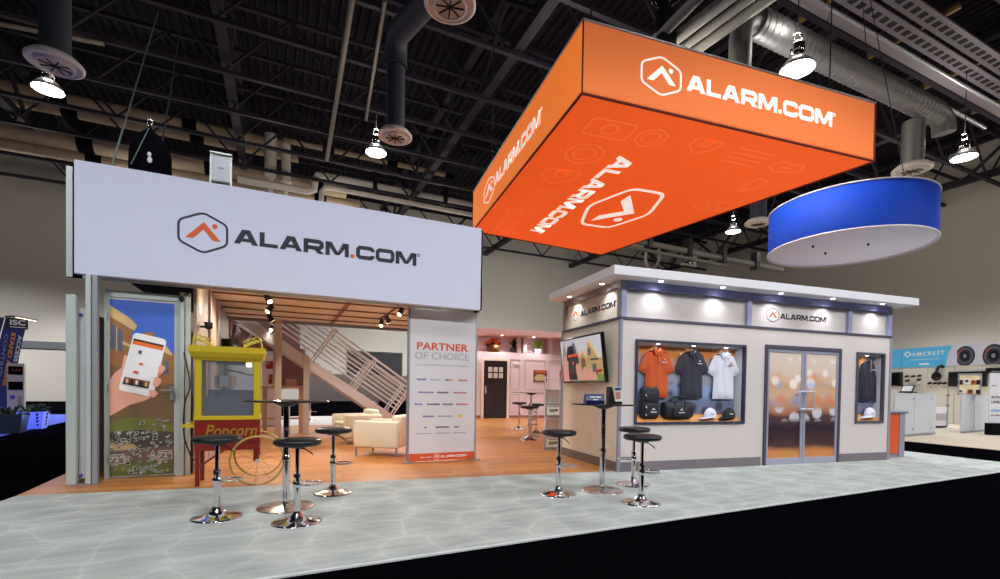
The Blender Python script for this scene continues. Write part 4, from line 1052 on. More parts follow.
sh_o=mat('shirt_orange',(206,88,40),.8); sh_c=mat('shirt_charcoal',(52,52,66),.8); sh_w=mat('shirt_white',(226,228,242),.8)
ztop=onvS(690,351.5,.05)[1]+.04
polo('orange polo shirt hanging leftmost in the wide display window',onvS(658,370,.05)[0],ztop-.04,sh_o,ink_white)
polo('charcoal polo shirt hanging in the middle of the wide display window',onvS(693.4,370,.05)[0],ztop-.04,sh_c,ink_white)
polo('white polo shirt hanging rightmost in the wide display window',onvS(725.2,370,.05)[0],ztop-.05,sh_w,ink_orange)
t=thing('zip_pullover','dark long sleeved pullover hanging in the narrow display window','shirt',S(onvS(870,370,.05)[0],.08,0),TS)
zt=1.84
o=[(-.07,zt),(-.16,zt-.05),(-.225,zt-.3),(-.235,zt-.76),(-.185,zt-.77),(-.165,zt-.42),(-.155,zt-.74),(.155,zt-.74),(.165,zt-.42),(.185,zt-.77),(.235,zt-.76),(.225,zt-.3),(.16,zt-.05),(.07,zt)]
cloth_panel(o,.01,0,mat('pullover_dark',(44,44,58),.85),'pullover_body',t)
MB().prism([(-.07,zt-.02),(.07,zt-.02),(.06,zt+.045),(-.06,zt+.045)],-.05,-.01).build('stand_collar',MATS['pullover_dark'],t)
MB().bx(-.006,.006,-.055,-.03,zt-.2,zt+.03).build('zip',ink_grey,t)
m=MB()
for k in range(5): m.bx(.05+k*.016,.06+k*.016,-.052,-.035,zt-.17,zt-.155)
m.build('chest_logo',ink_white,t)
MB().tube([(0,0,zt),(0,0,zt+.07),(.02,0,zt+.09),(0,0,zt+.105)],.007,8).build('hanger',black,t)
def cap(label, u, v, z, mt, lm, flip=-1, s=1.0):
    t=thing('baseball_cap',label,'cap',S(u,v,z),TS); t.scale=(1.2,.6,1.2)
    m=MB(); prof=[(.095,0),(.1,.03),(.094,.07),(.07,.11),(.03,.132),(0,.136)]
    m.lathe([(r*s,zz*s) for r,zz in prof],n=22); m.build('crown',mt,t)
    m=MB(); vs=[]; n=13
    for i in range(n):
        a=-PI*.5+PI*i/(n-1); 
        for r,dz in ((.095,.012),(.185,.0)):
            e=r if r<.1 else .095+.095*math.cos(a)**.6 if math.cos(a)>0 else .095
            vs.append((flip*e*math.cos(a)*s,e*math.sin(a)*s*.95-.0,(dz+.005 if r<.1 else dz-.012+.03*(1-math.cos(a)))*s))
    m.add(vs,[(2*i,2*i+1,2*i+3,2*i+2) for i in range(n-1)],0,True); m.add([(x,y,z-.006) for x,y,z in vs],[(2*i+2,2*i+3,2*i+1,2*i) for i in range(n-1)],0,True); m.build('brim',mt,t)
    MB().sph((0,0,.137*s),(.012,.012,.006)).build('button',mt,t)
    m=MB(); 
    for k in range(4): m.bx((-.03+k*.015)*s,(-.02+k*.015)*s,-.104*s,-.09*s,.05*s,.062*s)
    m.build('cap_logo',lm,t); return t
cap('white baseball cap on the base of the wide display window',onvS(710,419,.05)[0],.05,.80,sh_w,ink_grey)
cap('black baseball cap beside the white one in the wide display window',onvS(729,419,.05)[0],.05,.80,mat('cap_black',(30,30,40),.8),ink_white)
cap('white baseball cap on the base of the narrow display window',onvS(869.4,418,.05)[0],.05,.80,sh_w,ink_grey,-1,1.1)
bagm=mat('bag_black_nylon',(26,28,40),.6)
t=thing('backpack','black backpack standing below the orange polo shirt','backpack',S(onvS(650,419,.05)[0],.07,.79),TS); t.scale=(1.05,.62,1)
MB().rbox(-.155,.155,-.07,.09,0,.5,.06).build('bag_body',bagm,t)
MB().rbox(-.12,.12,-.11,-.05,.03,.24,.03).build('front_pocket',bagm,t)
MB().rbox(-.11,.11,-.095,-.05,.27,.42,.025).build('upper_pocket',bagm,t)
MB().tube([(-.04,0,.49),(-.04,0,.54),(0,0,.56),(.04,0,.54),(.04,0,.49)],.009,8).build('grab_handle',bagm,t)
MB().tube([(-.15,-.0,.42),(-.175,-.03,.3),(-.175,-.03,.15),(-.15,0,.06)],.012,8).build('strap',bagm,t)
m=MB(); m.ribbon([(.0,.14),(.025,.165),(.05,.14)],.01,False,-.118,-.11)
for k in range(5): m.bx(-.02+k*.022,-.005+k*.022,-.118,-.108,.1,.115)
m.build('bag_logo',ink_white,t)
m=MB()
for z in (.38,.2,.08): m.tube([(-.11,-.112 if z<.25 else -.098,z),(-.09,-.112 if z<.25 else -.098,z-.03)],.006,6)
m.build('zip_pull',ink_white,t)
t=thing('duffel_bag','black duffel bag with carry handles below the charcoal polo shirt','bag',S(onvS(677.5,419,.05)[0],.07,.79),TS); t.scale=(.98,.62,.98)
m=MB(); n=16; L_=[-.27,-.265,-.24,-.1,.1,.24,.265,.27]; R2=[.6,.85,.97,1,1,.97,.85,.6]
vs=[]
for x,k in zip(L_,R2):
    for i in range(n):
        a=2*PI*i/n; c,s_=math.cos(a),math.sin(a); vs.append((x,.095*k*math.copysign(abs(c)**.7,c),.145+.14*k*math.copysign(abs(s_)**.7,s_)))
m.add(vs,[(j*n+i,j*n+(i+1)%n,(j+1)*n+(i+1)%n,(j+1)*n+i) for j in range(7) for i in range(n)],0,True); m.add(vs[:n],[tuple(reversed(range(n)))]); m.add(vs[-n:],[tuple(range(n))]); m.build('bag_body',bagm,t)
for y in (-.05,.03): MB().tube(smooth([Vector(p) for p in ((-.1,y-.04,.2),(-.09,y-.02,.3),(-.05,y,.36),(.05,y,.36),(.09,y-.02,.3),(.1,y-.04,.2))],4),.011,8).build('carry_handle',bagm,t)
MB().rbox(-.15,.15,-.115,-.08,.04,.19,.015).build('front_pocket',bagm,t)
m=MB(); m.ribbon([(-.02,.145),(.0,.165),(.02,.145)],.009,False,-.122,-.114)
for k in range(5): m.bx(-.05+k*.022,-.035+k*.022,-.122,-.114,.1,.112)
m.build('bag_logo',ink_white,t)

# orange fronted counter at the right end of the shop
th=thing('end_counter','small grey framed counter with orange side panel at the right end of the shop','counter',S(5.9,.22,0),TS)
MB().bx(0,.72,0,.7,0,.86).build('counter_body',mat('counter_grey',(140,146,158),.45,metal=.2),th)
MB().bx(.12,.56,-.012,.0,.07,.84).build('orange_panel',mat('counter_orange',(216,88,40),.5),th)
MB().bx(-.02,.78,-.04,.74,.86,.9).build('counter_top',grey_metal,th,.004)
MB().bx(.57,.72,-.02,0,0,.86).build('corner_post',MATS['kiosk_corner_grey'],th); MB().bx(0,.1,-.02,0,0,.86).build('corner_post',MATS['kiosk_corner_grey'],th)

# television on the shop's left wall
th=thing('television','large flat television tilted forward on the kiosk left wall, showing phone and house','television',S(-.06,.98,1.345),TS); t.scale=(1,.97,.96)
tv=Matrix.Rotation(-.13,4,'Y'); 
m=MB(); m.M=tv; m.bx(-.03,.03,-.735,.735,0,.78); tb=m.build('tv_body',black_gloss,th,.006)
cols=[(206,212,226),(150,150,150),(196,170,116),(120,90,60),(226,168,150),(24,24,28),(236,92,44),(120,140,60),(170,50,40),(90,100,120),(232,214,160),(60,60,66),(214,222,232)]
sm=[mat('tv_picture_%d'%i,c,.3,emit=.35) for i,c in enumerate(cols)]
m=MB(); m.M=tv; lay=[0]
def tvs(ci,pts,rr=0):
    lay[0]+=1; q=[(-.705+p[0]*1.41,.03+p[1]*.72) for p in pts]
    if rr: q=rpoly(q,rr)
    m.prism(q,-.031-.0006*lay[0],-.03,ci,lambda x,y,d:(d,-x,y))
tvs(0,[(0,0),(1,0),(1,1),(0,1)]); tvs(12,[(.5,.6),(1,.5),(1,1),(.4,1)]); tvs(1,[(0,.35),(.1,.95),(.17,.6),(.25,.55),(.33,.75),(.42,.55),(.55,.62),(.55,0),(0,0)]); tvs(9,[(.3,.8),(.36,.95),(.42,.72),(.42,.5),(.3,.5)])
tvs(2,[(.46,.1),(.46,.55),(.56,.68),(.66,.6),(.72,.92),(.9,.56),(.9,.5),(1,.5),(1,.1)]); tvs(10,[(.64,.6),(.72,.98),(.93,.56),(.9,.53),(.72,.88),(.66,.58)]); tvs(10,[(.44,.55),(.56,.74),(.68,.56),(.66,.52),(.56,.66),(.46,.53)])
tvs(3,rpoly([(.52,.25),(.62,.25),(.62,.5),(.57,.55),(.52,.5)],.04)); tvs(9,[(.7,.58),(.76,.58),(.76,.72),(.73,.76),(.7,.72)],.02); tvs(11,[(.74,.46),(.92,.46),(.92,.5),(.74,.5)]); tvs(9,[(.78,.2),(.86,.2),(.86,.38),(.78,.38)]); tvs(7,[(.5,.0),(1,.0),(1,.14),(.8,.18),(.5,.12)]); tvs(8,[(.84,.16),(.98,.2),(.98,.26),(.86,.24)])
tvs(4,[(.02,.0),(.04,.5),(.14,.66),(.2,.6),(.16,.3),(.18,0)]); tvs(5,[(.16,.62),(.2,.84),(.32,.86),(.36,.66),(.34,.5),(.16,.5)],.03)
tvs(5,[(.17,.04),(.2,.62),(.46,.62),(.43,.04)],.05); tvs(6,[(.2,.58),(.2,.64),(.46,.65),(.46,.59)]); tvs(11,[(.2,.2),(.21,.55),(.44,.55),(.42,.2)]); tvs(6,[(.3,.4),(.34,.4),(.34,.48),(.3,.48)],.01)
tvs(4,[(.4,.02),(.38,.34),(.42,.44),(.47,.36),(.54,.02)],.02); tvs(4,[(.52,.02),(.56,.3),(.6,.34),(.64,.28),(.66,.02)],.02); tvs(4,[(.64,.02),(.68,.26),(.72,.28),(.76,.22),(.78,.02)],.02); tvs(4,[(.75,.02),(.78,.18),(.82,.19),(.86,.12),(.88,.02)],.02)
m.build('tv_screen',sm,tb)
MB().bx(-.0,.06,-.2,.2,.25,.55).bx(.0,.055,-.05,.05,.3,.5).build('wall_bracket',black,th)

# ------------------------------------------------------------------ pink room behind
PV=12.4
pink=mat('pink_wall',(224,204,206),.6); pink_trim=mat('pink_trim',(206,182,184),.5,metal=.1)  # pink cast of the lighting is painted into these wall colours
th=thing('pink_room_wall','pinkish panelled wall with plant ledge and slim canopy, beyond the lounge','wall',S(0,PV,0),TS)
MB().bx(.2,9.0,0,.1,0,2.72).build('panelled_wall',pink,th)
MB().bx(.2,9.0,.45,.5,2.72,3.5).bx(.2,9.0,.1,.5,2.66,2.72).build('ledge_niche',pink,th)
cn=MB().bx(.0,9.2,-.5,.55,3.4,3.62).build('canopy',mat('pink_canopy',(226,188,182),.6),th)
for u in (.55,2.95,3.2,4.4,5.5,7.0): MB().bx(u,u+.16,-.01,.45,2.72,3.4).build('niche_post',pink_trim,th)
for (u0,u1) in ((2.65,3.05),(3.3,4.2),(4.4,5.3),(5.5,6.6),(6.8,8.2)):
    for (z0,z1) in ((.25,1.0),(1.2,2.45)): MB().ribbon(rpoly([(u0,z0),(u1,z0),(u1,z1),(u0,z1)],.02),.04,True,-.015,0).build('panel_moulding',pink_trim,th)
MB().bx(.2,9.0,-.015,.0,0,.12).build('skirting',mat('pink_skirting',(150,90,80),.6),th)
for (px,py) in ((480.7,330),(512,332),(537,336)):
    p=toS(onz(px,py,3.4)); u=p[0]
    MB().cyl((u,-.2,3.395),(u,-.2,3.399),.06,n=16,m=1).lathe([(.08,3.39),(.08,3.4),(.06,3.4)],(u,-.2,0),16,caps=False).build('downlight',[chrome,led],cn)
    for v,e in ((-.3,80),):
        ld=bpy.data.lights.new('pink_room_beam','SPOT'); ld.energy=e; ld.color=(1,.96,.98); ld.spot_size=math.radians(120); ld.spot_blend=.6; ld.shadow_soft_size=.05
        lo=bpy.data.objects.new('pink_room_beam',ld); COL.objects.link(lo); lo.parent=th; lo.location=(u,v,3.36)
# dark front door
u0,zt=onvS(483.8,360.4,PV); u1,_=onvS(507,361,PV)
dth=thing('front_door','dark brown front door with six small panes in white frame','door',S(u0,PV-.03,0),TS)
dw=u1-u0; dh=zt
MB().bx(-.1,0,-.03,.03,0,dh+.1).bx(dw,dw+.1,-.03,.03,0,dh+.1).bx(0,dw,-.03,.03,dh,dh+.1).build('door_frame',mat('door_frame_cream',(236,222,206),.5),dth)
dd=MB().bx(0,dw,-.02,.025,0,dh).build('door_leaf',mat('door_dark_brown',(34,20,18),.4),dth,.004)
for i in range(3):
    for j in range(2):
        MB().bx(dw*(.18+i*.23),dw*(.18+i*.23+.17),-.026,-.02,dh*(.70+j*.105),dh*(.70+j*.105+.085)).build('door_pane',mat('pane_pale',(206,200,190),.2),dd)
m=MB()
for (x0,x1) in ((.15,.46),(.54,.85)): m.ribbon([(dw*x0,dh*.08),(dw*x1,dh*.08),(dw*x1,dh*.62),(dw*x0,dh*.62)],.03,True,-.03,-.02)
m.build('door_moulding',MATS['door_dark_brown'],dd)
MB().sph((dw*.08,-.06,dh*.46),.045).bx(dw*.05,dw*.11,-.03,-.02,dh*.42,dh*.56).build('door_knob',alu,dd)
# ledge plants and pictures
def lx(px): return onvS(px,346,PV+.2)[0]
LZ=2.72
t=thing('flower_pot','brown pot of orange flowers on the ledge above the dark door','plant',S(lx(494),PV+.25,LZ),TS)
MB().lathe([(.2,0),(.27,.05),(.28,.3),(.26,.3),(.24,.06)],n=20).build('pot',mat('pot_bronze',(110,70,30),.4,metal=.4),t)
m=MB(); rr=random.Random(2)
for k in range(60):
    a=rr.uniform(0,2*PI); r=rr.uniform(0,.3); m.sph((r*math.cos(a),r*math.sin(a)*.6,.28+.28*math.sqrt(max(0,1-(r/.32)**2))*rr.uniform(.4,1)),rr.uniform(.035,.06),0,8,5)
m.build('blossom',mat('blossom_orange',(224,90,24),.7),t)
m=MB()
for k in range(30):
    a=rr.uniform(0,2*PI); r=rr.uniform(.1,.29); p=Vector((r*math.cos(a),r*math.sin(a)*.6,rr.uniform(.24,.42))); m.sph(p,(.09,.05,.03),0,6,4)
m.build('leaves',mat('leaf_dark',(40,44,24),.7),t)
t=thing('houseplant','small dark potted plant on the ledge right of the orange flowers','plant',S(lx(514.5),PV+.25,LZ),TS)
MB().lathe([(.12,0),(.16,.04),(.17,.2),(.15,.2)],n=16).build('pot',mat('pot_dark',(40,36,36),.5),t)
m=MB()
for k in range(26):
    a=rr.uniform(0,2*PI); h=rr.uniform(.2,.45); r=rr.uniform(.03,.22)
    m.tube([(0,0,.15),(r*.5*math.cos(a),r*.5*math.sin(a),.15+h*.7),(r*math.cos(a),r*math.sin(a),.15+h)],.022,5)
m.build('leaves',mat('leaf_black_green',(36,44,34),.7),t)
t=thing('houseplant','bright green bushy plant in a glowing white pot on the ledge','plant',S(lx(539),PV+.25,LZ),TS)
MB().lathe([(.13,0),(.17,.04),(.18,.22),(.16,.22)],n=16).build('pot',mat('pot_white',(226,226,240),.4),t)
m=MB()
for k in range(80):
    a=rr.uniform(0,2*PI); b=rr.uniform(-.3,1.4); r=.22
    p=Vector((r*math.cos(a)*math.cos(b),r*.6*math.sin(a)*math.cos(b),.34+.18*math.sin(b))); m.sph(p,(.05,.04,.025),0,7,4)
m.build('leaves',mat('leaf_lime',(150,176,60),.7),t)
u0,z1=onvS(533.5,370,PV); u1,z0=onvS(546.5,382,PV)
t=thing('picture','small square picture of pale stones on the pink wall','picture',S(u0,PV-.04,z0),TS)
w,h=u1-u0,z1-z0
MB().bx(0,w,0,.035,0,h).build('canvas',mat('picture_brown',(110,60,30),.6),t)
MB().prism(rpoly([(w*.05,h*.1),(w*.95,h*.1),(w*.9,h*.55),(w*.5,h*.7),(w*.1,h*.55)],.1),-.004,0).build('stones',mat('picture_stone',(196,176,120),.6),t)
m=MB()
for k in range(4): m.sph((w*(.2+k*.2),-.004,h*.85),(.06,.006,.06))
m.build('orange_fruit',mat('picture_orange',(206,104,50),.6),t)
t=thing('picture','orange picture half hidden behind the kiosk edge on the pink wall','picture',S(onvS(559.5,378,PV)[0],PV-.04,onvS(560,385,PV)[1]),TS)
MB().bx(0,.6,0,.035,0,.62).build('canvas',mat('picture_orange2',(176,84,60),.6),t); MB().bx(.08,.52,-.006,0,.1,.5).build('print',mat('picture_tan2',(200,140,100),.6),t)
u0,z1=onvS(514,363,PV); u1,z0=onvS(520,365.5,PV)
t=thing('wall_sign','small white strip plate on the pink wall right of the dark door','sign',S(u0,PV-.03,z0),TS)
MB().bx(0,u1-u0,0,.03,0,z1-z0).build('plate',white_paint,t,.004); MB().bx(.03,u1-u0-.03,-.004,0,(z1-z0)*.4,(z1-z0)*.6).build('plate_line',ink_grey,t)

# ------------------------------------------------------------------ bar tables and stools
def bar_stool():
    t=thing('bar_stool','','stool')
    MB().lathe([(0,.685),(.1,.685),(.185,.69),(.2,.705),(.203,.722),(.196,.738),(.17,.747),(.1,.752),(0,.753)],n=36).build('seat',leather,t)
    MB().cyl((0,0,.665),(0,0,.69),.06,.11,n=20).build('seat_plate',black,t)
    MB().cyl((0,0,.05),(0,0,.42),.028,n=20).lathe([(.034,.4),(.034,.43),(.026,.44)],n=20).build('column',chrome,t)
    MB().cyl((0,0,.42),(0,0,.67),.019,n=18).build('gas_lift',chrome,t)
    MB().lathe([(.213,0),(.214,.008),(.19,.016),(.13,.028),(.08,.045),(.05,.07),(.036,.1),(.03,.1)],n=44).build('base',chrome,t)
    f=MB(); f.tube([(.105+.10*math.cos(k*PI/12),.09*math.sin(k*PI/12),.34) for k in range(24)],.009,8,True); f.lathe([(.033,.31),(.04,.32),(.04,.36),(.033,.37)],n=20); f.build('footrest',chrome,t)
    MB().tube([(0.02,0,.66),(.06,-.02,.655),(.11,-.04,.62),(.125,-.045,.6)],.006,8).build('lever',black,t)
    return t
proto=bar_stool(); used=[False]
def stool(px,py,rz,label,s=1.0,z=0.0):
    p=onz(px,py,z)
    if not used[0]: o=proto; used[0]=True; put(o,p,rz); o['label']=label; o['group']='black and chrome bar stools'
    else: o=dup(proto,p,rz,label,'black and chrome bar stools')
    o.scale=(s,s,s); return o
stool(217,517.3,.5,'bar stool farthest left, in front of the popcorn cart')
stool(297,522,.45,'bar stool nearest the viewer, in front of the black high table')
stool(333,493,.3,'bar stool right of the left high table, on the grey carpet near the wood')
stool(558,494,-.3,'bar stool standing left of the round table at the kiosk corner')
stool(641,503,.2,'front bar stool of the pair right of the kiosk table')
stool(633,484.5,3.3,'rear bar stool of the pair, close to the kiosk front wall')
stool(310,421.5,.3,'distant bar stool seen below the stairs across the aisle')
stool(519,429,.3,'distant bar stool left of the pink room table, nearest the dark door',1.1)
stool(529,440,.4,'distant bar stool in front of the pink room table',1.1)
stool(536,433,2.4,'distant bar stool behind the pink room table, mostly hidden',1.1)
def bar_table(label,p,h,r,rb,mt):
    t=thing('bar_table',label,'table',p,.2)
    MB().lathe([(0,h-.014),(r-.006,h-.014),(r,h-.01),(r,h-.004),(r-.004,h),(0,h)],n=48).build('tabletop',mt,t)
    MB().lathe([(.05,h-.06),(.14,h-.02),(.14,h-.014)],n=24).build('top_plate',black,t)
    MB().cyl((0,0,.02),(0,0,.5),.034,n=22).lathe([(.04,.47),(.042,.5),(.034,.52)],n=22).build('lower_column',chrome,t)
    MB().cyl((0,0,.5),(0,0,h-.05),.03,n=20).build('upper_column',chrome,t)
    MB().lathe([(rb,0),(rb,.008),(rb-.01,.013),(.1,.018),(.06,.03),(.036,.034)],n=44).build('base',mat('table_base_steel',(206,196,190),.22,metal=1.0),t)
    return t
bar_table('round black high table between the four left stools, chrome column',onz(286,507,0),1.07,.40,.27,black_gloss)
TB=onz(602,490.5,0)
bar_table('round black high table holding brochures at the kiosk corner',TB,1.055,.39,.255,black_gloss)
bar_table('round dark high table in the pink room beyond the lounge',onz(530.5,436,0),1.13,.5,.26,mat('table_dark_wood',(60,36,32),.3))
# things on the kiosk table
t=thing('brochure_box','dark blue curved brochure box with white wording on the right high table','box',(TB.x-.13,TB.y-.06,1.055),.12); t.scale=(.8,.8,.72)
m=MB(); out=[(-.06,0),(-.075,.06),(-.05,.13),(-.03,.165),(.03,.165),(.06,.12),(.085,.05),(.09,0)]
m.prism(out,-.14,.14,0,lambda x,y,d:(d,x,y)); m.build('box_body',mat('box_navy',(24,34,100),.35),t)
text('wording','DEALERS',.035,ink_white,t,(0,-.069,.115),rot=(PI/2-.35,0,0),sx=1.2,bold=.001)
text('wording','here',.03,ink_white,t,(0,-.074,.075),rot=(PI/2-.1,0,0),sx=1.3,bold=.001)
t=thing('leaflet_holder','black leaflet holder on the right high table, beside the blue box','holder',(TB.x+.09,TB.y-.02,1.055),.15); t.scale=(.85,.85,.75)
MB().prism([(-.055,0),(.13,0),(.13,.04),(0.02,.05),(-.02,.27),(-.055,.28)],-.07,.07,0,lambda x,y,d:(x,d,y)).build('holder_body',black,t)
o=MB().box((.07,0,.17),(.10,.015,.24),0,Matrix.Rotation(-.1,3,'Y')).box((.07,-.009,.15),(.075,.004,.12),1,Matrix.Rotation(-.1,3,'Y')).box((.062,-.009,.255),(.09,.004,.05),2,Matrix.Rotation(-.1,3,'Y')).build('leaflet',[ink_white,mat('leaflet_tan',(190,140,120),.5),mat('leaflet_blue',(40,80,130),.5)])
put(o,(TB.x+.095,TB.y-.09,1.055),.15); o.scale=(.8,.8,.72); tag(o,'glossy leaflet with blue heading standing in the black leaflet holder','leaflet')

# zigzag literature rack
P=onz(552,449.5,0); RZ=.05; t=thing('literature_rack','zigzag silver literature rack standing at the back corner of the kiosk','rack',P,RZ)
zig=[(.05,.02),(-.06,.30),(.05,.36),(-.05,.62),(.06,.68),(-.03,.94),(.09,1.0),(-.0,1.22),(.12,1.46)]
for x in (-.15,.15): MB().tube([(x,p[0],p[1]) for p in zig],.013,8).build('side_rail',alu,t)
MB().bx(-.19,.19,-.12,.14,0,.018).build('base_plate',alu,t)
MB().tube([(-.15,-.0,1.22),(.15,-.0,1.22),(.15,.12,1.46),(-.15,.12,1.46)],.013,8,True).build('header_frame',white_paint,t)
for k,(y0,z0,y1,z1) in enumerate(((-.06,.30,.05,.02),(-.05,.62,.05,.36),(-.03,.94,.06,.68),(-.0,1.22,.09,1.0))):
    m=MB(); m.add([(-.145,y0,z0),(.145,y0,z0),(.145,y1,z1),(-.145,y1,z1)],[(0,1,2,3)])
    m.add([(-.145,y0+.01,z0),(.145,y0+.01,z0),(.145,y1+.01,z1),(-.145,y1+.01,z1)],[(3,2,1,0)])
    m.bx(-.145,.145,y0-.02,y0+.01,z0-.012,z0); m.build('tray',mat('tray_steel',(206,202,194),.35,metal=.3),t)
    # the sloped rest above each tray
    if k==3: continue
    y2,z2=zig[2*k+2]; m=MB(); m.add([(-.145,y0,z0),(.145,y0,z0),(.145,y2,z2),(-.145,y2,z2)],[(0,1,2,3)]); m.build('rest',mat('tray_steel',(206,202,194),.35,metal=.3),t)
for (y,z,lab) in ((-.005,.8,'upper white brochure with small colour picture on the literature rack'),(-.02,.15,'lower white brochure with small pictures near the rack foot')):
    o=MB().box((0,0,0),(.25,.01,.20),0).box((-.03,-.007,-.01),(.10,.004,.07),1).box((.06,-.007,.0),(.07,.004,.05),2).box((0,-.007,.075),(.2,.004,.015),2).build('brochure',[ink_white,mat('brochure_green',(130,150,90),.5),mat('brochure_dark',(90,80,90),.5)])
    put(o,(P.x-math.sin(RZ)*(y-.05),P.y+(y-.05),z),RZ); o.rotation_euler=(-.33 if z>.5 else .36,0,RZ); tag(o,lab,'brochure')

# ------------------------------------------------------------------ armchairs
def armchair(label,p,rz):
    t=thing('armchair',label,'armchair',p,rz)   # front faces -x, near arm at -y
    MB().rbox(-.40,.24,-.24,.24,.15,.42,.04).build('seat',cream,t)
    MB().rbox(-.42,.42,-.36,-.23,.15,.62,.035).build('arm',cream,t)
    MB().rbox(-.42,.42,.23,.36,.15,.62,.035).build('arm',cream,t)
    MB().rbox(.24,.42,-.24,.24,.15,.72,.05).build('backrest',cream,t)
    MB().rbox(-.41,.23,-.23,.23,.40,.47,.03).build('cushion',cream,t)
    for x in (-.38,.38):
        for y in (-.32,.32): MB().cyl((x,y,0),(x,y,.16),.018,.022,n=10).build('leg',alu,t)
    return t
f1=onz(356,455.5); f2=onz(397,457.5); ang=math.atan2(f2.y-f1.y,f2.x-f1.x)
q=rot2(.38,.32,ang); armchair('nearer cream leather armchair, beside the white partner banner',(f1.x+q[0],f1.y+q[1],0),ang)
g=onz(346,445); q=rot2(.38,.32,.72); armchair('farther cream leather armchair, below the staircase',(g.x+q[0],g.y+q[1],0),.72)

# ------------------------------------------------------------------ popcorn cart
p=onz(194,487); rz=.437
t=thing('popcorn_cart','old style yellow and red popcorn cart with spoked wheels, beside the picture door','popcorn cart',p,rz)
CW,CD=.69,.46; zb0,zb1=.42,.79
MB().bx(0,CW,0,CD,zb0,zb1).build('cart_body',red,t,.006)
bdy=t.children[0]
for (x,y) in ((.03,.03),(.03,CD-.03)): MB().bx(x-.022,x+.022,y-.022,y+.022,0,zb0).build('leg',red,t)
MB().cyl((.03,.03,.2),(.03,CD-.03,.2),.012,n=8).cyl((.03,.03,.22),(.3,.03,zb0),.012,n=8).build('brace',red,t)
MB().bx(CW-.07,CW-.01,.02,.06,.27,zb0).build('axle_bracket',red,t); MB().bx(CW-.07,CW-.01,CD-.06,CD-.02,.27,zb0).build('axle_bracket',red,t)
text('fancy_lettering','Popcorn',.2,gold,bdy,(CW*.55,-.004,.655),width=CW*.8,bold=.003,shear=.25)
zc0,zc1=zb1,1.52
m=MB()
m.bx(-.01,CW+.01,-.01,CD+.01,zc0,zc0+.05)
for (x,y) in ((.0,.0),(CW-.07,.0),(.0,CD-.07),(CW-.07,CD-.07)): m.bx(x,x+.07,y,y+.07,zc0+.05,zc1)
m.bx(0,CW,0,CD,zc1-.02,zc1); m.build('cabinet_frame',yellow,t,.004)
m=MB(); o_=.0
pr=[(-.02,zc1),(-.07,zc1+.09),(-.07,zc1+.16)]
vs=[]
for d,z in ((.0,zc1-.01),(.03,zc1+.02),(.06,zc1+.08),(.06,zc1+.15)): vs += [(-d,-d,z),(CW+d,-d,z),(CW+d,CD+d,z),(-d,CD+d,z)]
m.add(vs,[(4*j+i,4*j+(i+1)%4,4*j+4+(i+1)%4,4*j+4+i) for j in range(3) for i in range(4)]+[(3,2,1,0),(12,13,14,15)]); m.build('roof',yellow,t)
glass=mat('cart_glass',(220,224,232),.05,trans=.9); 
for (a_,b_) in (((.07,.02),(CW-.07,.02)),((.07,CD-.03),(CW-.07,CD-.03))): MB().bx(a_[0],b_[0],a_[1],a_[1]+.006,zc0+.05,zc1-.02).build('glass_pane',glass,t)
MB().bx(.02,.026,.07,CD-.07,zc0+.05,zc1-.02).build('glass_pane',glass,t); MB().bx(CW-.026,CW-.02,.07,CD-.07,zc0+.05,zc1-.02).build('glass_pane',glass,t)
kt=MB().lathe([(.0,0),(.1,0),(.12,.02),(.12,.14),(.125,.145),(.11,.145)],(.30,.22,1.18),28).build('kettle',chrome,t)
MB().cyl((.30,.22,1.33),(.30,.22,1.5),.02,n=12).bx(.2,.52,.2,.24,1.46,1.5).tube([(.30,.22,1.4),(.5,.2,1.36),(.62,.2,1.34)],.014,8).build('kettle_hanger',alu,kt)
MB().tube([(.30,.14,1.18),(.25,.08,1.1),(.16,.06,1.06)],.01,8).build('kettle_handle',black,kt)
m=MB(); vs=[(.09,.05,zc0+.30),(CW-.09,.05,zc0+.30),(CW-.09,CD-.06,zc0+.30),(.09,CD-.06,zc0+.30),(.14,.1,zc0+.06),(CW-.14,.1,zc0+.06),(CW-.14,CD-.12,zc0+.06),(.14,CD-.12,zc0+.06)]
m.bx(.09,CW-.09,.05,.062,zc0+.05,zc0+.28); m.bx(.09,CW-.09,CD-.07,CD-.058,zc0+.05,zc0+.36); m.bx(.09,CW-.09,.05,CD-.06,zc0+.05,zc0+.065); m.build('popcorn_bin',mat('bin_steel',(150,154,170),.35,metal=.6),t)
MB().cyl((.55,CD-.1,1.45),(.55,CD-.1,1.5),.03,n=12).build('inner_lamp',lamp_warm,t)
def scroll(x0,s):
    m=MB()
    for k in range(3):
        pts=[]
        for i in range(22):
            a=i*.34; r=.05*(1-i/26); pts.append((x0+s*(.05+k*.055+r*math.cos(a)),0,zc1+.155+.045+(2-k)*.022+r*math.sin(a)))
        m.tube(pts,.008,6)
    m.tube([(x0,0,zc1+.15),(x0+s*.015,0,zc1+.26),(x0+s*.05,0,zc1+.23),(x0+s*.12,0,zc1+.2),(x0+s*.2,0,zc1+.15)],.011,6)
    for i in range(5): m.sph((x0+s*(.02+i*.042),0,zc1+.25-i*.02),(.02,.008,.022),0,8,5)
    return m
scroll(-.02,1).build('roof_scroll',mat('scroll_gold',(206,184,60),.4,metal=.3),t); scroll(CW+.02,-1).build('roof_scroll',MATS['scroll_gold'],t)
WX,WZ,WRr=CW-.02,.295,.295
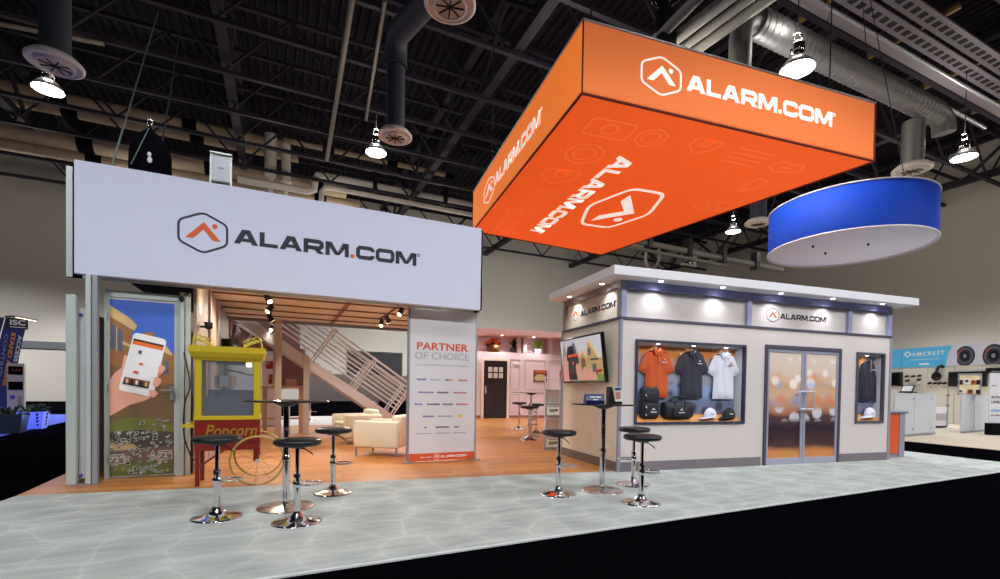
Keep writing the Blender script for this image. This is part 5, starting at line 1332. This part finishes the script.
for y in (-.10,CD+.10):
    w=MB(); w.tube([(WX+WRr*math.cos(k*PI/24),y,WZ+WRr*math.sin(k*PI/24)) for k in range(48)],.0125,8,True); wh=w.build('wheel',mat('wheel_gold',(176,160,84),.4,metal=.3),t)
    m=MB()
    for k in range(10):
        a=k*PI/5+.2; m.cyl((WX,y,WZ),(WX+WRr*math.cos(a),y,WZ+WRr*math.sin(a)),.0016,n=6)
    m.build('spokes',mat('spoke_thin',(120,90,60),.4,metal=.4),wh)
    MB().cyl((WX,y-.03,WZ),(WX,y+.03,WZ),.025,n=16).build('hub',chrome,wh)
MB().cyl((WX,-.12,WZ),(WX,CD+.12,WZ),.012,n=10).build('axle',red,t)
MB().bx(-.12,0,.02,.05,.70,.745).bx(-.12,0,CD-.05,CD-.02,.70,.745).cyl((-.11,.0,.72),(-.11,CD,.72),.018,n=12).build('push_handle',yellow,t)

# ------------------------------------------------------------------ things on top of the header
p=D(onb(139,150,.6)[0],.6,onb(139,170,.6)[1])
t=thing('cloth_bundle','dark gathered cloth bundle hung by ropes above the white header sign','bundle',p+(D(.12,0)-D(0,0)),TD); t.scale=(.62,.62,.95)
m=MB(); n=28; prof=[(.30,-.2),(.38,0),(.37,.25),(.30,.42),(.17,.54),(.05,.61),(.03,.66)]
vs=[]
for j,(r,z) in enumerate(prof):
    for i in range(n):
        a=2*PI*i/n; k=1+(.10*math.sin(i*PI/2+j*.5)+.05*math.sin(i*1.3+j) if j<6 else 0); vs.append((r*k*math.cos(a),r*k*.8*math.sin(a),z))
m.add(vs,[(j*n+i,j*n+(i+1)%n,(j+1)*n+(i+1)%n,(j+1)*n+i) for j in range(len(prof)-1) for i in range(n)],0,True); m.add(vs[:n],[tuple(reversed(range(n)))])
m.build('gathered_cloth',mat('bundle_navy',(7,8,16),1.0,bump=.8,nscale=8,spec=.1),t)
MB().tube([(.045*math.cos(k*PI/7),0,.72+.05*math.sin(k*PI/7)) for k in range(14)],.013,8,True).build('hook',chrome,t)
MB().sph((.06,-.33,.17),(.04,.02,.035)).sph((.07,-.33,.09),(.05,.02,.045)).build('white_lens',ink_white,t)
def rope(label,pa,pb,mt,r=.012):
    o=MB().cyl(pa,pb,r,n=8).build('rope',mt); tag(o,label,'rope')
rope('pale green slanting rope rising from the white header to the roof',D(onb(112,165,.2)[0],.2,onb(112,165,.2)[1]),onz(158,12,11.5),mat('rope_green',(110,140,130),.7))
rope('dark rope rising from the cloth bundle to the roof',D(onb(161,150,.7)[0],.7,onb(161,150,.7)[1]),onz(182,16,11.5),mat('rope_dark',(54,54,66),.7))
rope('thin pale cord running down the left of the cloth bundle',D(onb(149,128,.45)[0],.45,onb(149,128,.45)[1]),D(onb(131,164,.25)[0],.25,onb(131,164,.25)[1]),mat('rope_green',(110,140,130),.7),.006)
a,z0=onb(221,186,.3); _,z1=onb(221,154,.3)
t=thing('floodlight','small tilted white framed floodlight panel standing on the white header','floodlight',D(a,.3,z0),TD)
hh=z1-z0; R=Matrix.Rotation(-.12,3,'X')
MB().box((0,0,hh*.55),(.24,.03,hh*.85),0,R).build('panel_face',mat('flood_face',(182,190,200),.3),t)
m=MB(); m.box((-.125,0,hh*.5),(.02,.05,hh),0,R); m.box((.125,0,hh*.5),(.02,.05,hh),0,R); m.box((0,0,hh),(.27,.05,.02),0,R); m.box((0,0,hh*.12),(.27,.05,.02),0,R); m.build('frame',alu_pale,t)
MB().bx(-.04,.04,-.02,-.016,hh*.52,hh*.56).build('badge',ink_grey,t)
# ------------------------------------------------------------------ neighbour on the left
p=onz(11.5,425.5); 
t=thing('curved_banner','tall curved blue banner with white and orange lettering at the far left','banner',(p.x,p.y,0),.72); t.scale=(1.12,1.12,1.12)
bl=mat('banner_navy',(22,40,110),.5); 
def cur(z): return .27*(z/2.62)**2
n=18; Z=2.62
def bstrip(x0,x1,y0,y1,name,mt_):
    m=MB(); vs=[]
    for i in range(n+1):
        z=Z*i/n
        for y in (y0,y1):
            for x in (x0,x1): vs.append((x+cur(z),y,z))
    for i in range(n):
        a=i*4; m.add(vs[a:a+8],[(0,1,5,4),(3,2,6,7),(1,3,7,5),(2,0,4,6)])
    return m.build(name,mt_,t)
bc=bstrip(-.36,.02,0,.06,'banner_cloth',bl)
bc2=bstrip(-1.4,-.39,.05,.1,'banner_cloth',bl)
MB().bx(-.36+cur(Z),.02+cur(Z),-.004,0,Z-.26,Z).build('banner_head',mat('banner_black',(24,20,22),.5),bc)
text('banner_heading','ISC',.17,ink_white,bc,(-.16+cur(Z),-.01,Z-.11),width=.27,bold=.004)
MB().bx(-.3+cur(Z),-.02+cur(Z),-.008,-.002,Z-.225,Z-.21).build('heading_rule',ink_white,bc)
text('banner_wording','ACCESS',.085,ink_white,bc,(-.035+cur(1.9),-.01,1.88),rot=(PI/2,PI/2+.13,0),width=.66,bold=.002)
text('banner_wording','STAND ALONE',.10,mat('banner_letter_orange',(226,140,30),.5),bc,(-.14+cur(1.6),-.01,1.62),rot=(PI/2,PI/2+.12,0),width=1.3,bold=.004)
text('banner_wording','CONTROL',.085,mat('banner_letter_pale',(150,160,190),.5),bc,(-.26+cur(1.7),-.01,1.68),rot=(PI/2,PI/2+.12,0),width=1.1)
text('banner_wording','SI',.2,ink_white,bc2,(-.56+cur(2.3),.042,2.3),sx=1.3,bold=.004)
MB().tube([(-.1,.0,2.64),(.05,-.1,2.65),(.12,-.2,2.64)],.02,8).build('lamp_arm',black,t)
MB().box((.28,-.22,2.615),(.40,.07,.04),0,Matrix.Rotation(.15,3,'Y')).box((.27,-.22,2.592),(.36,.06,.012),1,Matrix.Rotation(.15,3,'Y')).build('strip_lamp',[alu,mat('strip_glow',(255,230,190),.5,emit=3)],t)
q=onz(17,421); 
t=thing('device_tower','beige display tower with black devices standing before the blue banner','display stand',onz(16.5,428.5),.6); t.scale=(.72,.72,.97)
MB().bx(-.22,.22,-.1,.12,.0,1.72).build('tower_body',mat('tower_beige',(196,184,166),.6),t,.006)
for z in (1.42,1.02):
    MB().bx(-.18,.19,-.13,-.1,z,z+.22).build('device',black_gloss,t)
MB().bx(-.14,-.02,-.115,-.1,.78,.88).build('blue_button',mat('tower_blue',(50,70,170),.5),t)
m=MB()
for k in range(3): m.sph((-.06+k*.08,-.132,1.54),(.02,.008,.02))
m.build('indicator',mat('tower_red',(190,40,30),.5),t)
MB().bx(.05,.16,-.108,-.1,.6,.85).build('vent_grille',mat('tower_grey',(150,140,130),.6),t)
def planter(label,p,mt,rim,holes,leaf,seed,rz=.5):
    t=thing('planter',label,'planter',p,rz); t.scale=(.74,.74,.95); rr=random.Random(seed)
    m=MB(); vs=[]
    for (s,z) in ((.32,0),(.40,.46),(.36,.46),(.29,.03)): vs += [(-s,-s*.8,z),(s,-s*.8,z),(s,s*.8,z),(-s,s*.8,z)]
    m.add(vs,[(4*j+i,4*j+(i+1)%4,4*j+4+(i+1)%4,4*j+4+i) for j in range(3) for i in range(4)]+[(15,14,13,12)]); m.build('tub',mt,t)
    if holes:
        for k in range(4): MB().cyl((.365+.006*k,.0,.12+k*.09),(.375+.014*k,.0,.12+k*.09),.035,n=12).build('hole',black,t)
        for k in range(4): MB().cyl((.22,-.275-.016*k,.12+k*.09),(.22,-.262-.016*k,.12+k*.09),.035,n=12).build('hole',black,t)
    MB().bx(-.36,.36,-.28,.28,.36,.42).build('soil',mat('soil',(40,30,24),.9),t)
    m=MB()
    for k in range(34):
        a=rr.uniform(0,2*PI); r=rr.uniform(.05,.5); h=rr.uniform(.45,.68)
        m.tube([(r*.3*math.cos(a),r*.3*math.sin(a),.4),(r*.8*math.cos(a),r*.8*math.sin(a)*.8,h),(r*math.cos(a),r*math.sin(a)*.8,h-.02)],.028,5)
    m.build('foliage',leaf,t); return t
leafg=mat('planter_leaf',(34,52,30),.7)
planter('white planter tub with holes glowing blue, beside the beige device tower',onz(32,428.5),mat('tub_white_blue',(170,184,250),.4,emit=.45,ecol=(70,90,255)),None,True,leafg,5)
planter('dark green planter tub under the beige device tower, far left',onz(9,433),mat('tub_dark',(44,54,60),.4),None,False,leafg,9)
ld=bpy.data.lights.new('blue_tub_light','POINT'); ld.energy=14; ld.color=(.14,.22,1); ld.shadow_soft_size=.1
q=onz(40,430); lo=bpy.data.objects.new('blue_tub_light',ld); COL.objects.link(lo); lo.location=(q.x+.5,q.y-.3,.35)
n1=onz(0,436); n2=onz(68,421); d=(n2-n1).normalized()
per=Vector((-d.y,d.x,0))
slab('blue_lit_carpet',[n1-d*9,n2+d*4,n2+d*4+per*3.2,n1-d*9+per*3.2],mat('carpet_blue_light_tint',(96,112,220),.9,spec=.05))  # the blue light is painted into this carpet's colour

# ------------------------------------------------------------------ neighbour on the right
pR=aty(999.6,344,19.5); pL=aty(893.3,348,23.6)
ang=math.atan2(pR.y-pL.y,pR.x-pL.x); LW=math.hypot(pR.x-pL.x,pR.y-pL.y)
cs,sn=math.cos(ang),math.sin(ang)
def onw(px,py):    # survey on that wall: distance along it from pL and height
    r=ray(px,py); nx,ny=-sn,cs
    t=(nx*pL.x+ny*pL.y)/(nx*r[0]+ny*r[1]); return (r[0]*t-pL.x)*cs+(r[1]*t-pL.y)*sn, EYE+r[2]*t
zt=(pR.z+pL.z)/2; zb=(onw(893.3,366.6)[1]+onw(999.6,366.3)[1])/2
th=thing('display_wall','white neighbouring display wall with light blue header and dome camera pictures','wall',(pL.x,pL.y,0),ang)
wwall=mat('display_wall_white',(226,222,210),.6)
m=MB(); x=-6.0
seams=[-6,-3.2,onw(902.3,370)[0],onw(927.5,370)[0],onw(955,370)[0],LW,LW+2]
for a,b in zip(seams[:-1],seams[1:]): MB().bx(a+.012,b-.012,0,.08,0,zb).build('wall_panel',wwall,th)
hb=MB().bx(-6,onw(955,355)[0],-.05,.06,zb,zt).build('blue_header',mat('header_sky_blue',(78,172,220),.6,emit=.12),th)
hg=MB().bx(onw(955,355)[0],LW+2,-.05,.06,zb,zt).build('picture_header',mat('header_pale_grey',(190,192,206),.6,emit=.08),th)
MB().bx(onw(902.3,355)[0]-.02,onw(902.3,355)[0]+.02,-.06,-.04,zb,zt).build('header_seam',ink_grey,hb)
xa,za=onw(913,354.7); xb,_=onw(945.5,354); zc=za
dm=onw(908.5,354.5)
MB().ribbon([(dm[0],dm[1]-.12),(dm[0]+.15,dm[1]),(dm[0],dm[1]+.12),(dm[0]-.15,dm[1])],.045,True,-.056,-.05).build('logo_diamond',ink_white,hb)
text('lettering','AMCREST',.25,ink_white,hb,((xa+xb)/2,-.055,zc),width=xb-xa,bold=.004,space=1.35)
ta=onw(924,359.5); MB().bx(onw(911,359.5)[0],onw(940,359.5)[0],-.055,-.05,ta[1]-.02,ta[1]+.02).build('subline',mat('header_subline',(170,214,236),.6),hb)
tb_=onw(924,364); MB().bx(onw(920,364)[0],onw(930,364)[0],-.055,-.05,tb_[1]-.035,tb_[1]+.035).build('subline',ink_white,hb)
def dome(px,py,rpx,name):
    c=onw(px,py); e=onw(px+rpx,py)[0]-c[0]; h=(c[1]-onw(px,py+rpx)[1])
    f=lambda X,Y,d:(c[0]+X*e,d,min(zt-.01,max(zb+.01,c[1]+Y*h)))
    m=MB()
    for i,(r,mi) in enumerate(((1.0,0),(.82,1),(.62,0),(.42,2),(.2,3))):
        m.prism([(r*math.cos(k*PI/14),r*math.sin(k*PI/14)) for k in range(28)],-.054-.003*i,-.05,mi,f)
    for k in range(6):
        a=PI*.65+k*.25; m.prism([(.72*math.cos(a)+.055*math.cos(j*PI/4),.72*math.sin(a)+.055*math.sin(j*PI/4)) for j in range(8)],-.072,-.05,4,f)
    m.build('dome_picture',[mat('dome_dark',(36,36,46),.3),mat('dome_grey',(90,92,106),.3),mat('dome_black',(14,14,20),.2),mat('dome_glint',(120,124,140),.2),mat('dome_red',(220,70,60),.4)],hg)
dome(966,356,10,'a'); dome(994.5,355.5,11.5,'b')
cx0=onw(955,356)[0]
MB().prism([(onw(946.5,366)[0],zb),(onw(958,366)[0],zb),(onw(958,347)[0],zt),(onw(953,347)[0],zt-.02),(onw(949,355)[0],zb+.6*(zt-zb))],-.058,-.05).build('grey_wedge',MATS['header_pale_grey'],hb)
def walltv(label,x0,y0,x1,y1,dpt=.14):
    a=onw(x0,y0); b=onw(x1,y1)
    t=thing('wall_screen',label,'screen',(pL.x+cs*a[0],pL.y+sn*a[0],b[1]),ang)
    MB().bx(0,b[0]-a[0],-dpt,-.02,0,a[1]-b[1]).build('screen_case',black,t,.01); MB().bx(.05,b[0]-a[0]-.05,-dpt-.006,-dpt,.05,a[1]-b[1]-.05).build('screen_face',black_gloss,t)
walltv('black wall screen at the kiosk edge under the blue header',889,372.5,902.8,386)
walltv('wide black wall screen behind the lit showcase',950.5,372,988,386.5)
walltv('narrow black wall screen at the right frame edge above the roll-up banner',988,368,1006,372.5)
# small cameras on the white panels
k=0
def cam_thing(px,py,sc,mt,shape):
    c=onw(px,py); t=thing('security_camera','small %s security camera mounted on the white display wall panel under the blue header'%('black' if mt is black else 'white'),'camera',(pL.x+cs*c[0]+sn*.0,pL.y+sn*c[0],c[1]),ang,'%s cameras on the display wall'%('black' if mt is black else 'white'))
    MB().cyl((0,.0,0),(0,-.05,0),.07*sc,n=12).build('mount',mt,t); MB().cyl((0,-.05,0),(-.04*sc,-.24*sc,-.05*sc),.085*sc,.075*sc,n=14).sph((-.045*sc,-.25*sc,-.055*sc),(.05*sc,.02,.05*sc)).build('camera_body',mt,t)
for (px,py) in ((908.5,376),(914.5,376),(920.8,375.5),(908.8,380.5),(920.2,379.5)): cam_thing(px,py,.62,black,0)
for (px,py) in ((931,383),(936.5,383),(941,383),(946,383)): cam_thing(px,py,.6,black,0)
wcam=mat('camera_white',(206,204,200),.4)
for (px,py) in ((908,384.5),(914.5,381.5),(919.5,384),(931,387),(935,387),(941,387),(946,387)): cam_thing(px,py,.55,wcam,0)
c=onw(939,374); t=thing('dome_camera','large black hanging dome camera on a bracket, right of the small cameras','camera',(pL.x+cs*c[0],pL.y+sn*c[0],c[1]),ang); t.scale=(.75,.45,.75)
MB().sph((0,-.35,-.15),(.27,.25,.27)).build('dome',black_gloss,t); MB().cyl((0,-.35,.0),(0,-.35,.18),.16,.1,n=16).build('housing',black,t); MB().tube([(.2,0,.42),(.2,-.2,.48),(.1,-.35,.42),(0,-.35,.2)],.09,10).build('bracket',black,t)
a=onw(914,393); t=thing('tablet_stand','slanted black and white tablet stand in front of the camera panel','tablet',(pL.x+cs*a[0]+sn*.4,pL.y+sn*a[0]-cs*.4,a[1]),ang); t.scale=(.75,.7,.75)
MB().box((0,0,.28),(.75,.04,.5),0,Matrix.Rotation(-.5,3,'X')).box((0,-.03,.28),(.6,.01,.38),1,Matrix.Rotation(-.5,3,'X')).build('tablet_body',[black,mat('tablet_screen',(216,220,222),.3)],t,.0); MB().bx(-.42,.42,-.2,.2,0,.08).bx(-.05,.05,-.1,.3,-1.0,0).build('stand_foot',black,t)
# counters
def cabinet(label,pxl,pxr,pyl,pyr,h,dp,mt,split):
    p=onz(pxl,pyl); q=onz(pxr,pyr); an=math.atan2(q.y-p.y,q.x-p.x); L=(q-p).length
    t=thing('display_counter',label,'counter',p,an)
    w_=rot2(.76,.65,-an)                   # the ends of these counters run back at a slant
    def foot(e,y0,y1,z0,z1,name,par):
        return MB().prism([(-e+w_[0]*y0,w_[1]*y0),(L+e+w_[0]*y0,w_[1]*y0),(L+e+w_[0]*y1,w_[1]*y1),(-e+w_[0]*y1,w_[1]*y1)],z0,z1,0,lambda x,y,d:(x,y,d)).build(name,mt if name!='plinth' else grey_metal,par)
    foot(-.02,.03,dp,0,.06,'plinth',t); foot(0,.02,dp,.06,h-.03,'counter_body',t); foot(.02,-.02,dp+.02,h-.03,h,'counter_top',t)
    for i in range(split):
        d=MB().bx(L*i/split+.01,L*(i+1)/split-.01,-.01,.02,.07,h-.04).build('counter_door',mt,t)
        for z in (.22,h-.16): MB().cyl((L*(i+1)/split-.09,-.022,z),(L*(i+1)/split-.09,-.01,z),.025,n=10).build('lock',grey_metal,d)
    return t,L,an
cgrey=mat('counter_pale_grey',(190,196,202),.5)
cabinet('long pale grey counter in the neighbouring stand, right of the shop kiosk',893,931.8,437.6,434.8,1.28,.7,cgrey,2)
t2,L2,an2=cabinet('pale grey counter under the lit glass showcase',960,986,433.5,431.2,1.27,.7,cgrey,2)
p=onz(933,428); t=thing('storage_bin','white waste bin with a sloped lid between the two grey counters','bin',p,.2)
MB().bx(0,.72,0,.6,.08,.74).build('bin_body',white_paint,t,.01); MB().bx(-.02,.74,-.02,.62,.74,.78).build('lid',white_paint,t); MB().bx(.03,.69,.03,.57,0,.08).build('base',black,t); MB().bx(-.004,.6,-.006,0,.3,.55).build('front_label',mat('bin_mesh',(190,184,186),.6),t)
p=onz(947,428); t=thing('steel_post_stand','thin steel stanchion with two clamps before the display wall','stand',p,0)
MB().cyl((0,0,.02),(0,0,1.5),.03,n=10).build('post',alu,t); MB().lathe([(.16,0),(.16,.015),(.03,.03)],n=18).build('foot',alu,t); MB().cyl((0,0,.8),(0,0,.9),.05,n=10).cyl((0,0,1.2),(0,0,1.28),.05,n=10).build('clamp',grey_metal,t)
# lit glass showcase on the counter
q=aty(969,395,16.0); off=(0,0); an2=-.7
t=thing('glass_showcase','lit glass showcase with small products on the grey counter','showcase',(q.x,q.y,q.z),an2)
w=.56; h=.72
m=MB()
for x in (-w/2,w/2-.03):
    for y in (-.15,.12): m.bx(x,x+.03,y,y+.03,0,h)
m.bx(-w/2,w/2,-.15,.15,h-.06,h); m.bx(-w/2,w/2,-.15,.15,0,.04); m.build('case_frame',alu,t)
MB().bx(-w/2+.03,w/2-.03,.11,.14,.04,h-.06).build('back_light_panel',mat('showcase_glow',(240,222,180),.5,emit=.4),t)
MB().bx(-w/2+.02,w/2-.02,-.13,.11,.34,.35).build('glass_shelf',mat('showcase_glass',(220,230,230),.1,trans=.8),t)
for i,(x,z,s,c) in enumerate(((-.42,.35,.16,(30,30,34)),(-.12,.35,.2,(240,236,230)),(.16,.35,.15,(200,120,50)),(.42,.35,.16,(40,40,44)),(-.38,.04,.15,(230,226,220)),(.04,.04,.15,(190,110,70)),(.4,.04,.14,(40,40,48)))):
    o=MB().rbox(-s*.45,s*.45,-.05,.05,0,s,.015).cyl((0,-.052,s*.6),(0,-.058,s*.6),s*.22,n=14,m=1).build('boxed_product',[mat('product_%d'%i,c,.5),black]); 
    e=rot2(x*w,-.03,an2); put(o,(q.x+off[0]+e[0],q.y+off[1]+e[1],q.z+z),an2)
    tag(o,['black product at upper left inside the lit showcase','white product with lens, upper middle of the lit showcase','orange product right of the white one, upper shelf of showcase','black product at upper right inside the lit showcase','white product at lower left inside the lit showcase','reddish product, lower middle of the lit showcase','dark product at lower right inside the lit showcase'][i],'product')
# roll-up banner at the frame edge
p=aty(987.5,418,14.6); p=onz(986.5,436.0)
p=aty(988.5,423,15.0)
t=thing('roll_up_banner','white roll-up banner with black and blue wording at the right frame edge','banner',(p.x,p.y,0),.0)
z0=.28; z1=EYE+ray(989,372)[2]*15.0/ray(989,372)[1]
BWd=.85
rb=MB().bx(0,BWd,0,.02,z0+.1,z1).build('banner_sheet',mat('rollup_white',(216,218,226),.6),t)
MB().bx(-.02,BWd+.02,-.1,.1,z0-.28,z0+.1).build('base_cassette',black_cloth,t); MB().cyl((0,.01,z1),(BWd,.01,z1),.03,n=10).build('top_rail',black,t)
for (z,s,m_,tx) in ((z1-.42,.09,ink_grey,'amc'),(z1-.80,.12,black,'INTRODUC'),(z1-.95,.12,black,'LINKING'),(z1-1.22,.11,mat('rollup_blue',(90,160,220),.6),'STREAM'),(z1-1.36,.1,mat('rollup_brown',(120,90,80),.6),'on demand')):
    text('wording',tx,s,m_,rb,(.06,-.003,z),align='LEFT',bold=.002)
MB().ribbon(arcpts(.72,z0+.42,.2,PI*.4,PI*1.1,10),.03,False,-.003,0).build('blue_arc',MATS['rollup_blue'],rb)

# ------------------------------------------------------------------ camera, sky, colour
cam=bpy.data.cameras.new('camera'); co=bpy.data.objects.new('camera',cam); COL.objects.link(co)
cam.sensor_width=36; cam.sensor_fit='HORIZONTAL'; cam.lens=FOC*36/1000; cam.shift_x=0; cam.shift_y=(HOR-289.5)/1000
cam.clip_end=200
cp,sp=math.cos(PITCH),math.sin(PITCH); X=Vector((1,0,0)); U=Vector((0,sp,cp)); Fw=Vector((0,cp,-sp))
c,s=math.cos(ROLL),math.sin(ROLL)
r=X*c-U*s; u=U*c+X*s
co.matrix_world=Matrix(((r.x,u.x,-Fw.x,0),(r.y,u.y,-Fw.y,0),(r.z,u.z,-Fw.z,EYE),(0,0,0,1)))
SC.camera=co
w=bpy.data.worlds.new('world'); SC.world=w; w.use_nodes=True
bg=w.node_tree.nodes['Background']; bg.inputs[0].default_value=(.55,.55,.75,1); bg.inputs[1].default_value=.02
SC.view_settings.view_transform='Standard'; SC.view_settings.look='None'; SC.view_settings.gamma=1; SC.view_settings.exposure=0; SC.view_settings.use_curve_mapping=False
